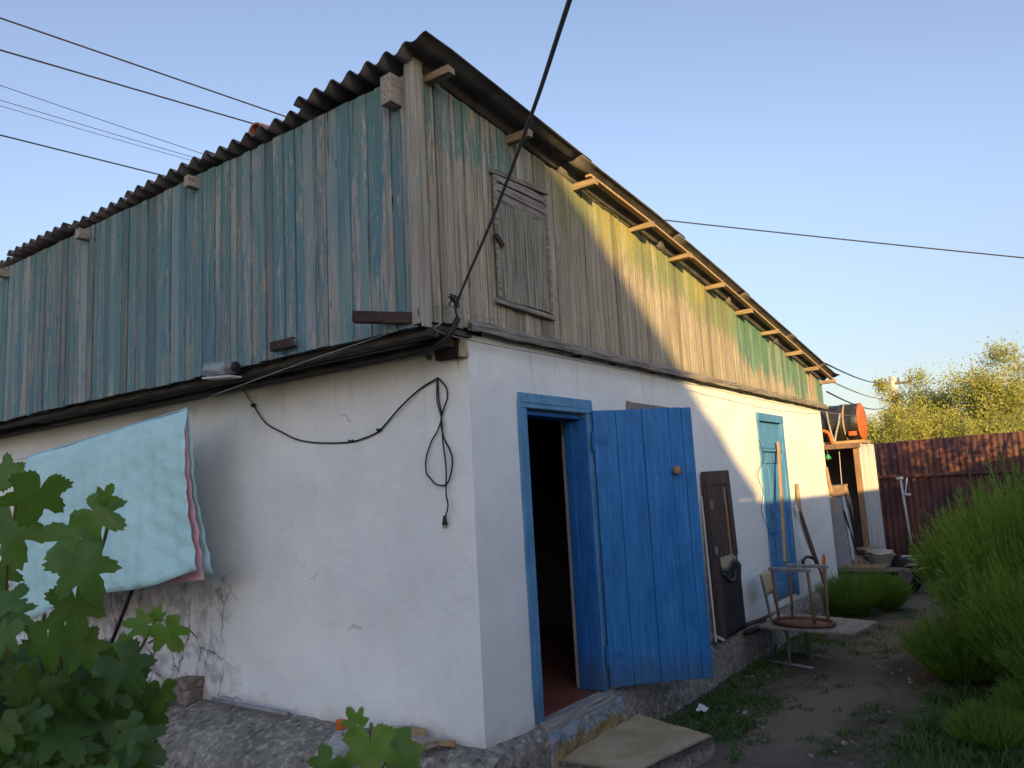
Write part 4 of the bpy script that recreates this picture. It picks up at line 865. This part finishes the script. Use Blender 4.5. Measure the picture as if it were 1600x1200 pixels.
b = MB(); b.tube([(SX0-.02, .58, SZ-.09), (SX0-.02, .58, 1.80)], .005, 6); b.build('cord', 'wire', lm); b = MB(); b.lathe([(.02, .08), (.03, .05), (.06, 0), (.055, 0), (.025, .05)], 18, Matrix.Translation((SX0-.02, .58, 1.70))); b.build('shade', 'greenpl', lm, True); b = MB(); b.lathe([(.0, -.02), (.02, 0), (.02, .03), (.0, .05)], 12, Matrix.Translation((SX0-.02, .58, 1.70))); b.build('bulb', 'enamel', lm, True)
tk = empty('water_tank', (10.75, .55, 1.97), 'black water barrel with orange end lying on the shed roof', 'barrel')
tm = Matrix.Translation((10.72, .06, 2.30)) @ Matrix.Rotation(-pi/2, 4, 'X') @ Matrix.Rotation(0, 4, 'Z')
b = MB(); pr = [(.30, 0), (.315, .02)]
for k in range(5): pr += [(.315, .08+k*.19), (.322, .10+k*.19), (.322, .12+k*.19), (.315, .14+k*.19)]
pr += [(.315, 1.05), (.30, 1.07)]; b.lathe(pr, 36, tm); b.build('body', 'tank', tk, True)
b = MB(); b.lathe([(.0, -.03), (.15, -.028), (.29, -.02), (.31, -.012), (.322, -.005), (.322, .015), (.318, .018)], 36, tm, 0, False); b.build('end_cap', 'orange', tk, True)
b = MB(); b.lathe([(.326, .22), (.326, .25)], 36, tm, 0, False); b.build('strap', 'pine', tk, True, 0, .004)
b = MB(); b.box((10.38, .10, 2.06), (10.425, .22, 2.13)); b.build('orange_mark', 'orange', tk)
b = MB(); b.box((10.45, .02, 1.932), (10.95, 1.1, 1.985)); thing_mesh(b, 'plank', 'pine', 'plank under the black barrel on the shed roof', 'plank')
b = MB(); b.tube(spline([(10.3, .75, 1.96), (10.28, .72, 2.10), (10.30, .62, 2.17), (10.30, .52, 2.12), (10.31, .48, 1.95)]), .028, 10); thing_mesh(b, 'hose', 'orange', 'orange looped hose beside the black barrel', 'hose', smooth=True)
b = MB(); b.tube(spline([(10.34, .45, 1.95), (10.36, .42, 2.1), (10.38, .36, 2.3), (10.44, .34, 2.45)]), .018, 8); b.tube(spline([(10.30, .52, 2.5), (10.34, .5, 2.2), (10.32, .45, 1.97)]), .015, 8); thing_mesh(b, 'rope', 'wire', 'pale rope tied round the black barrel', 'rope', smooth=True)

fe = empty('corrugated_fence', (12.8, -1, GZ), 'tall red brown corrugated iron fence at the end of the yard', 'fence')
F0 = Vector((12.95, .9, 0)); F1 = Vector((12.55, -6.0, 0)); fd = (F1-F0); fl_ = fd.length; fd.normalize(); fn_ = Vector((fd.y, -fd.x, 0)); 
if fn_.dot(CAM-F0) < 0: fn_ = -fn_
s = 0; i = 0
while s < fl_:
    wd = rnd(.95, 1.15); zt = 2.03+rnd(-.03, .04)-(.03 if i == 0 else 0); b = MB(); sh_ = .012*(i % 2)
    def ff(u, v, s=s, wd=wd, zt=zt, sh_=sh_):
        k = s+u*(wd+.04); top = zt-(.05*(1-abs(v-.0)) if False else 0)-(.05 if v == 1 and u > .96 else 0); return F0+fd*k+fn_*(sh_+.015*sin(2*pi*k/.105))+Vector((0, 0, lerp(GZ, top, v)))
    b.grid(80, 5, ff); b.build('sheet', 'fence', fe, True, 0, .002); s += wd; i += 1
b = MB(); b.bar(F0+fn_*.045+Vector((0, 0, 1.34)), F1+fn_*.045+Vector((0, 0, 1.32)), .04, .05); b.build('rail', 'fence', fe, False, .004)
cr_ = empty('hand_crutch', tuple(on(1422, 840, 0, 12.6)), 'pale wooden crutch with handles leaning on the rusty fence', 'crutch')
ca = on(1407, 748, 0, 12.62); cb_ = on(1424, 850, 0, 12.45); b = MB(); b.tube([ca, cb_], .022, 8); b.tube([on(1417, 746, 0, 12.6), on(1415, 768, 0, 12.58), on(1413, 780, 0, 12.58)], .014, 8); b.build('shaft', 'palepaint', cr_, True)
b = MB(); b.tube([on(1400, 748, 0, 12.6), on(1411, 747, 0, 12.6)], .025, 8); b.build('handle', 'palepaint', cr_, True); b = MB(); b.tube([on(1412, 773, 0, 12.55), on(1423, 773, 0, 12.55)], .025, 8); b.build('handle', 'palepaint', cr_, True)

# ------------------------------------------------------------------ vegetation
def leaf_outline(n=72):
    T = [(0, 1.05), (10, .96), (20, .80), (29, .55), (34, .50), (40, .66), (50, .90), (56, .94), (66, .80), (78, .56), (84, .50), (94, .58), (106, .74), (114, .77), (130, .64), (150, .58), (164, .46), (173, .2), (180, .05)]
    out = []
    for k in range(n):
        a = -pi+2*pi*k/n; d = abs(math.degrees(a)); r = interp(d, T)*(1+.055*(1 if k % 2 else -1)*(d < 165))
        out.append((a, r, max(0, 1-min(abs(d-c) for c in (0, 55, 110))/4.9)))
    return out
OUT = [leaf_outline(72)]
def add_leaf(b, base, tipdir, normal, size, tone, curl):
    y = Vector(tipdir).normalized(); z = Vector(normal); z = (z-y*z.dot(y)).normalized(); x = y.cross(z)
    ol = OUT[0]; base = Vector(base); wv = rnd(0, 6); asp = rnd(.9, 1.1); fold_ = rnd(-.05, .35)
    def P(a, r):
        px, py = sin(a)*r*asp, cos(a)*r+.18
        h = -curl*(px*px*.9+py*py*.45)+.05*sin(3*a+wv)*r*r+.035*sin(7*px+wv)*cos(6*py)+fold_*abs(px)
        return base+(x*px+y*py+z*h)*size
    c = b.vert(P(0, 0), (tone, .9, 0)); prev = None
    for k, fr in enumerate((.22, .45, .7, .88, 1.0)):
        ring = [b.vert(P(a, r*fr), (tone, v*(.97-.1*fr), 0)) for a, r, v in ol]
        n = len(ring)
        for i in range(n):
            j = (i+1) % n
            if prev: b.face((prev[i], ring[i], ring[j], prev[j]))
            else: b.face((c, ring[i], ring[j]))
        prev = ring
def vine(name, leaves, stems, label):
    e = empty(name, tuple(stems[0][0]), label, 'vine'); b = MB()
    for L_ in leaves: add_leaf(b, *L_)
    b.build('foliage', 'vine', e, True)
    b = MB()
    for s_, r in stems_r(stems): b.tube(s_, r, 7)
    b.build('stem', 'stem', e, True)
def stems_r(stems): return [(spline(s_, 6), .003) if len(s_) > 2 else (s_, .002) for s_ in stems]
lv = []; stm = []
tocam = lambda p: (CAM-p).normalized()
def put(px, py, depth, w_px, ang, tone, tilt=.6, curl=.3):      # a leaf of w_px pixels, tip pointing to ang (degrees, 0 = up, clockwise)
    p = at(px, py, depth); size = w_px*depth/FPX/1.9; a = radians(ang); up_ = (CU*cos(a)+CR*sin(a)); nrm = (tocam(p)+Vector((rnd(-tilt, tilt), rnd(-tilt, tilt), rnd(0, tilt*1.6)))).normalized()
    up_ = (up_-fw*rnd(-.1, .35)).normalized(); return [p-up_*size*.2, up_, nrm, size, tone, curl]
MAIN = [(60, 768, 118, 200, .55), (18, 815, 140, 170, .5), (150, 800, 92, 120, .65), (120, 840, 100, 290, .6), (125, 880, 130, 150, .45), (118, 940, 120, 170, .35), (10, 740, 70, 300, .6),
        (168, 780, 50, 20, .75), (20, 940, 90, 250, .4), (10, 985, 90, 200, .35), (75, 1000, 110, 180, .25), (130, 1010, 90, 150, .3)]
for x, y, w_, a_, t_ in MAIN: lv.append(put(x, y, rnd(1.30, 1.42), w_, a_, t_))
for x, y, w_, a_, t_ in ((225, 975, 62, 280, .95), (262, 985, 74, 150, .95), (245, 962, 34, 20, 1.0), (196, 1018, 70, 230, .75), (215, 1035, 55, 200, .8), (212, 1045, 45, 140, .8), (250, 1080, 70, 185, .5), (236, 1120, 80, 180, .35)): lv.append(put(x, y, rnd(1.5, 1.58), w_, a_, t_))
for _ in range(135):
    y = rnd(1015, 1250); x = rnd(-60, 235-(1240-y)*.12+rnd(-30, 15)); lv.append(put(x, y, rnd(1.35, 2.0), rnd(60, 125), rnd(110, 250), max(0, min(1, random.gauss(.10, .16))), .8))
for _ in range(8):
    y = rnd(880, 1000); x = rnd(-60, 60); lv.append(put(x, y, rnd(1.5, 1.9), rnd(70, 120), rnd(110, 250), max(0, min(1, random.gauss(.3, .2))), .6))
foot = Vector((-2.55, -.75, GZ))
stm = [[foot, at(95, 1060, 1.5), at(110, 960, 1.44), at(150, 880, 1.42), at(168, 820, 1.40), at(160, 790, 1.40)], [foot, at(20, 1100, 1.55), at(10, 900, 1.45), at(25, 790, 1.4), at(20, 740, 1.4)],
       [foot, at(160, 1130, 1.6), at(200, 1050, 1.56), at(235, 985, 1.54), at(248, 955, 1.54)], [at(232, 1005, 1.54), at(262, 985, 1.53)], [at(150, 880, 1.42), at(120, 860, 1.4)], [at(20, 1100, 1.55), at(60, 1010, 1.5), at(70, 960, 1.45)]]
vine('grapevine', lv, stm, 'dense green grapevine in the foreground before the blanket')
lv = [put(578, 1165, 1.35, 112, 175, .95, .12, .15), put(622, 1170, 1.38, 95, 140, .7, .3, .3), put(512, 1195, 1.3, 85, 215, .35, .3, .4), put(556, 1128, 1.36, 50, 330, .9, .2, .2), put(640, 1200, 1.38, 60, 160, .65, .5, .4)]
f2_ = at(575, 1290, 1.45); f2_ = Vector((f2_.x, f2_.y, GZ+.02)); vine('vine_shoot', lv, [[f2_, at(580, 1230, 1.42), at(583, 1150, 1.37)], [at(580, 1230, 1.42), at(620, 1160, 1.39)]], 'young vine shoot with a bright lobed leaf before the wood scraps')

def feather_bush(seed, n=260, h=1.0, spread=.55):
    rs = random.Random(seed); b = MB()
    cl = [(rs.uniform(0, 2*pi), rs.random()**.5, rs.uniform(.78, 1.05), rs.gauss(.5, .22)) for _ in range(95)]
    for i in range(n):
        ca_, cq_, chh, ct_ = rs.choice(cl); a = ca_+rs.gauss(0, .26); q = min(1, max(0, cq_+rs.gauss(0, .12))); hh = h*chh*(1-.40*q*q)*rs.uniform(.72, 1.04); lean = Vector((cos(a)*q*spread*.72, sin(a)*q*spread*.72, hh)); st_ = Vector((.30*q*cos(a)*spread, .30*q*sin(a)*spread, 0)); tone = min(1, max(0, ct_+rs.gauss(0, .1)))
        m_ = 54
        for k in range(m_):
            t = .12+.88*(k+rs.random())/m_; p = st_+lean*t; ln = .040*(1.15-t)+.020; th = rs.uniform(0, 2*pi)
            d = (lean.normalized()*rs.uniform(.8, 1.5)+Vector((cos(th), sin(th), rs.uniform(.0, .4)))*.62).normalized()*ln; s_ = d.cross(Vector((rs.uniform(-1, 1), rs.uniform(-1, 1), rs.uniform(-1, 1)))).normalized()*.0034
            tt = min(1, max(0, tone+rs.uniform(-.18, .18))); b.face([b.vert(p-s_, (tt, 0, 0)), b.vert(p+s_, (tt, 0, 0)), b.vert(p+d, (tt, 0, 0))])
            q_ = p+d*.4; e_ = (d+Vector((cos(th+1.7), sin(th+1.7), .3))*ln*.7)*.6; b.face([b.vert(q_-s_*.8, (tt, 0, 0)), b.vert(q_+s_*.8, (tt, 0, 0)), b.vert(q_+e_, (tt, 0, 0))])
    return b
protos = []
for s_ in range(3):
    e = bpy.data.objects.new('feathery_bush', None); COL.objects.link(e); f_ = feather_bush(20+s_, 900, 1.0, .62).build('foliage', 'kochia', e)
    b = MB()
    for k in range(14): a = rnd(0, 6.28); b.tube([(.0, 0, -.05), (.1*cos(a), .1*sin(a), .2), (.3*cos(a), .3*sin(a), .62)], [.012, .008, .004], 5)
    b.build('stem', 'stem', e); protos.append(e)
used = set()
def bush(x, y, sc, hz, label, pi_=0, group='feathery bushes along the path'):
    p = protos[pi_]
    if pi_ not in used: used.add(pi_); o = p
    else:
        o = p.copy(); COL.objects.link(o)
        for c_ in p.children: d_ = c_.copy(); COL.objects.link(d_); d_.parent = o
    o.location = (x, y, gz(x, y)); o.rotation_euler = (0, 0, rnd(0, 6.28)); o.scale = (sc, sc, hz); return tag(o, label, 'bush', group)
bush(6.75, -.38, .62, .62, 'small feathery bush right behind the low desk', 0)
bush(7.35, -.66, .55, .56, 'small feathery bush beside the path below the junk table', 1)
bush(8.3, -1.35, .5, .45, 'low feathery bush where the path ends before the fence', 2)
bush(6.3, -1.95, 1.25, 1.62, 'big feathery bush right of the path against the fence', 0)
bush(5.2, -2.45, 1.3, 1.95, 'tallest feathery bush at the right edge of the yard', 1)
bush(3.85, -1.85, .70, .64, 'low rounded feathery bush leaning over the bare path', 2)
bush(4.7, -2.25, 1.1, 1.30, 'mid height feathery bush between the low rounded and the tallest ones', 0)
bush(3.5, -2.55, 1.0, 1.2, 'feathery bush cut off by the lower right edge of the photo', 1)
bush(7.6, -2.3, 1.2, 1.6, 'feathery bush behind the big one, close to the fence', 2)
bush(2.75, -2.4, .5, .36, 'low dark bush in the lower right corner of the yard', 2)
bush(2.15, -2.2, .45, .30, 'lowest bush nearest the camera in the lower right corner', 1)
bush(3.0, -2.75, .9, .95, 'bush between the lower right corner and the tallest bush', 0)
# broad leaved plant growing through the bushes
pl_ = empty('broadleaf_weed', tuple(Vector((4.0, -1.75, GZ))), 'small broad leaved weed growing out of the dark bush front', 'weed'); b = MB(); c_ = on(1490, 930, 1, -1.62)
for k in range(70):
    p = at(rnd(1440, 1540), rnd(885, 1000), rnd(6.1, 6.35)); d = Vector((rnd(-1, 1), rnd(-1, 1), rnd(-.3, .4))).normalized()*rnd(.05, .09); s_ = d.cross(Vector((0, 0, 1))).normalized()*.02; t = rnd(.5, 1)
    b.face([b.vert(p, (t, 0, 0)), b.vert(p+d*.5+s_, (t, 0, 0)), b.vert(p+d, (t, 0, 0)), b.vert(p+d*.5-s_, (t, 0, 0))])
b.build('foliage', 'weed', pl_); b = MB()
base_ = at(1490, 930, 6.25); base_ = Vector((base_.x, base_.y, GZ))
for k in range(10): q = at(rnd(1445, 1535), rnd(890, 980), 6.25); b.tube([base_, base_.lerp(q, .5)+Vector((0, 0, .05)), q], .005, 5)
b.build('stem', 'stem', pl_)
# weeds on the ground
b = MB(); rs = random.Random(5)
def tuft(x, y, r, n, h):
    for k in range(n):
        a = rs.uniform(0, 6.28); q = r*rs.random()**.5; p = Vector((x+q*cos(a), y+q*sin(a), 0)); p.z = gz(p.x, p.y)-.004; th = rs.uniform(0, 6.28)
        d = Vector((cos(th), sin(th), rs.uniform(.3, 1.4))).normalized()*rs.uniform(.35, 1)*h; s_ = d.cross(Vector((0, 0, 1))).normalized()*rs.uniform(.003, .009); t = min(1, max(0, rs.gauss(.4, .25)))
        b.face([b.vert(p, (t, 0, 0)), b.vert(p+d*.45+s_, (t, 0, 0)), b.vert(p+d, (t, 0, 0)), b.vert(p+d*.45-s_, (t, 0, 0))])
for _ in range(900):
    x, y = rs.uniform(1.3, 7.5), rs.uniform(-3.4, -.12)
    dens = noise.noise(Vector((x*.9, y*.9, 7)))+.5*noise.noise(Vector((x*2.4, y*2.4, 1)))
    pathd = abs(y-(-1.15-.05*(x-3)))-.28
    if x < 1.65 and y > -.8: continue
    if dens+max(-.5, min(.5, pathd))*1.1 < -.02: continue
    tuft(x, y, rs.uniform(.04, .13), rs.randint(10, 34), rs.uniform(.03, .075))
for _ in range(160): tuft(rs.uniform(1.6, 2.9), rs.uniform(-.75, -.22), rs.uniform(.04, .1), 24, rs.uniform(.04, .08))
for _ in range(240): tuft(rs.uniform(2.2, 7.6), rs.uniform(-.42, -.12), rs.uniform(.03, .09), 16, rs.uniform(.03, .08))
for _ in range(420): tuft(rs.uniform(.9, 3.4), rs.uniform(-2.6, -1.75), rs.uniform(.06, .15), 26, rs.uniform(.08, .20))
for _ in range(120): tuft(rs.uniform(-1.6, -.5), rs.uniform(.2, 3), rs.uniform(.04, .1), 14, rs.uniform(.03, .07))
tag(b.build('ground_weeds', 'weed'), 'patchy low green weeds on the trodden earth', 'weeds', None, 'stuff')
b = MB(); rs = random.Random(9)
for _ in range(700):
    x, y = rs.uniform(-1.8, 6), rs.uniform(-2.6, 2.5)
    if x > -.4 and y > -.2 or (.3 < x < 1.7 and y > -.9): continue
    s_ = rs.uniform(.005, .02); c_ = Vector((x, y, gz(x, y)+s_*.2)); P = [c_+Vector((rs.uniform(.5, 1)*s_*a_, rs.uniform(.5, 1)*s_*d_, rs.uniform(.3, .7)*s_*e_)) for a_, d_, e_ in ((-1, -1, -1), (1, -1, -1), (1, 1, -1), (-1, 1, -1), (-1, -1, 1), (1, -1, 1), (1, 1, 1), (-1, 1, 1))]; b.hexa(P)
tag(b.build('pebbles', 'plinth'), 'small pebbles and crumbs scattered on the earth', 'pebbles', None, 'stuff')
lc = on(1098, 1113, 2, GZ+.02); b = MB(); b.grid(6, 6, lambda u, v: lc+Vector(((u-.5)*.08, (v-.5)*.07, .02+.02*noise.noise(Vector((u*5, v*5, 0)))+.03*u*v))); thing_mesh(b, 'paper_scrap', 'paper', 'crumpled white paper scrap on the weeds near the doorstep', 'litter', solid=.002)

def tree(x, y, h, cr_, cz, seed, mat, label, n=17000, leaf=.105, group='trees beyond the fence'):
    rs = random.Random(seed); e = empty('tree', (x, y, GZ), label, 'tree', group); b = MB(); tips = []
    def limb(p, d, ln, r, lvl):
        q = p+d*ln; mid = p+d*ln*.5+Vector((rs.uniform(-1, 1), rs.uniform(-1, 1), 0))*ln*.06; b.tube([p, mid, q], [r, r*.8, r*.55], 6)
        if lvl == 0: tips.append((q, d)); return
        for k in range(rs.randint(3, 4)): tips.append((q, d)); nd = (d+Vector((rs.uniform(-1, 1), rs.uniform(-1, 1), rs.uniform(-.3, .7)))*.8).normalized(); limb(p+d*ln*rs.uniform(.6, 1), nd, ln*rs.uniform(.6, .8), r*.5, lvl-1)
    limb(Vector((x, y, GZ-.1)), Vector((rs.uniform(-.1, .1), rs.uniform(-.1, .1), 1)).normalized(), h*.38, .13, 3); b.build('trunk', 'bark', e, True)
    b = MB(); clumps = []
    for k in range(46):
        th = rs.uniform(0, 6.28); zz = rs.uniform(-1, 1); rr = sqrt(1-zz*zz); q = rs.uniform(.5, 1.05); clumps.append((Vector((x+cr_*rr*cos(th)*q, y+cr_*rr*sin(th)*q, cz+(h-cz)*zz*q*1.0)), rs.uniform(.22, .5)*cr_*.55, rs.gauss(.5, .2)))
    for k in range(n):
        c_, r_, t_ = rs.choice(clumps); d = Vector((rs.gauss(0, 1), rs.gauss(0, 1), rs.gauss(0, 1.25)))*r_*.55; p = c_+d
        if p.z < .2: continue
        dr_ = (Vector((rs.uniform(-1, 1), rs.uniform(-1, 1), rs.uniform(-.2, 1.1)))).normalized()*leaf*rs.uniform(.6, 1.5); s_ = dr_.cross(Vector((rs.uniform(-1, 1), rs.uniform(-1, 1), rs.uniform(-1, 1)))).normalized()*leaf*.16; t = min(1, max(0, t_+rs.uniform(-.25, .25)))
        b.face([b.vert(p, (t, 0, 0)), b.vert(p+dr_*.5+s_, (t, 0, 0)), b.vert(p+dr_, (t, 0, 0)), b.vert(p+dr_*.5-s_, (t, 0, 0))])
    b.build('crown', mat, e)
def tp_(px, depth): p = at(px, 700, depth); return p.x, p.y
tree(*tp_(1430, 27), 4.7, 1.6, 2.6, 1, 'elm', 'thin yellow green tree beside the pale utility pole')
tree(*tp_(1505, 25), 4.6, 1.7, 2.6, 2, 'elm', 'yellow green tree in the middle of the row beyond the fence')
tree(*tp_(1585, 24), 4.9, 1.9, 2.7, 3, 'elm', 'tallest yellow green tree at the right edge beyond the fence', 22000)
tree(*tp_(1660, 25), 5.2, 2.0, 2.8, 4, 'elm', 'yellow green tree cut off by the right edge of the photo')
tree(*tp_(1545, 30), 5.3, 1.9, 2.7, 5, 'darkleaf', 'darker tree standing behind the yellow green row')
for i, (px, lab) in enumerate(((1412, 'low golden shrub under the thin tree'), (1465, 'low golden shrub under the middle of the tree row'), (1525, 'low golden shrub rightmost above the fence top'))): tree(*tp_(px, 20), 3.0, 1.2, 1.9, 11+i, 'elm', lab, 10000, .08, 'golden shrubs along the fence')
tree(*tp_(1362, 45), 3.9, 2.2, 2.4, 31, 'darkleaf', 'far dark tree between the barrel and the fence', 5000, .2)

# ------------------------------------------------------------------ the neighbour's house and yard wall that shade this side
nb = empty('neighbour_house', (-25, -12, GZ), 'neighbouring house across the yard that throws the slanting shade', 'house')
NX0, NX1, NF, NR, NB = -34, -16.33, -6.9, -12.0, -17.2
b = MB(); b.box((NX0+.3, NB+.3, GZ-.1), (NX1-.25, NF-.3, 5.0)); b.box((NX1-.6, NR-.2, 5.0), (NX1-.25, NR+.2, 7.7)); 
quad(b, (NX1-.25, NF-.3, 5.0), (NX1-.25, NB+.3, 5.0), (NX1-.25, NR, 7.85)); quad(b, (NX0+.3, NF-.3, 5.0), (NX0+.3, NB+.3, 5.0), (NX0+.3, NR, 7.85)); b.build('wall', 'stucco', nb)
b = MB()
for y0 in (NF, NB): b.hexa([(NX0, y0, 4.92), (NX1, y0, 4.92), (NX1, NR, 7.92), (NX0, NR, 7.92), (NX0, y0, 5.0), (NX1, y0, 5.0), (NX1, NR, 8.0), (NX0, NR, 8.0)])
b.build('roof', 'slate', nb)
for zz in (.7, 3.2):
    for xx in (-31, -27, -23, -19):
        b = MB(); b.box((xx-.6, NF-.33, zz), (xx+.6, NF-.27, zz+1.4)); wq = b.build('window_frame', 'palepaint', nb); b = MB(); b.box((xx-.52, NF-.28, zz+.08), (xx+.52, NF-.26, zz+1.32)); b.build('pane', 'pane', wq)
yw = empty('yard_wall', (5, -6, GZ), 'tall corrugated yard wall along the open side of the yard', 'fence')
b = MB(); b.grid(200, 2, lambda u, v: (lerp(-5.0, 12.4, u), -6+.015*sin(u*2*pi*70), lerp(GZ, 2.48, v))); b.build('sheet', 'fence', yw, True, 0, .004)
for k in range(7): b = MB(); b.bar((-4.8+k*2.8, -6.06, GZ), (-4.8+k*2.8, -6.06, 2.4), .06, .06); b.build('post', 'rustiron', yw)
tree(7.4, -5.3, 4.2, 1.5, 2.9, 51, 'elm', 'garden tree inside the yard that dapples the rusty fence', 5000, .12, 'garden trees')


ib = empty('low_cupboard', (1.7, 1.5, .03), 'dark low cupboard standing inside the room behind the open doorway', 'cupboard')
b = MB(); b.box((1.35, 1.45, .10), (2.35, 1.95, .72), 0, None, .004); b.build('body', 'brownpanel', ib, False, .006)
b = MB(); b.box((1.32, 1.42, .722), (2.38, 1.98, .755)); b.build('top', 'board', ib, False, .004)
for x, y in ((1.4, 1.5), (2.3, 1.5), (1.4, 1.9), (2.3, 1.9)): b = MB(); b.bar((x, y, .03), (x, y, .098), .05, .05, 0, (1, 0, 0)); b.build('leg', 'brownpanel', ib)
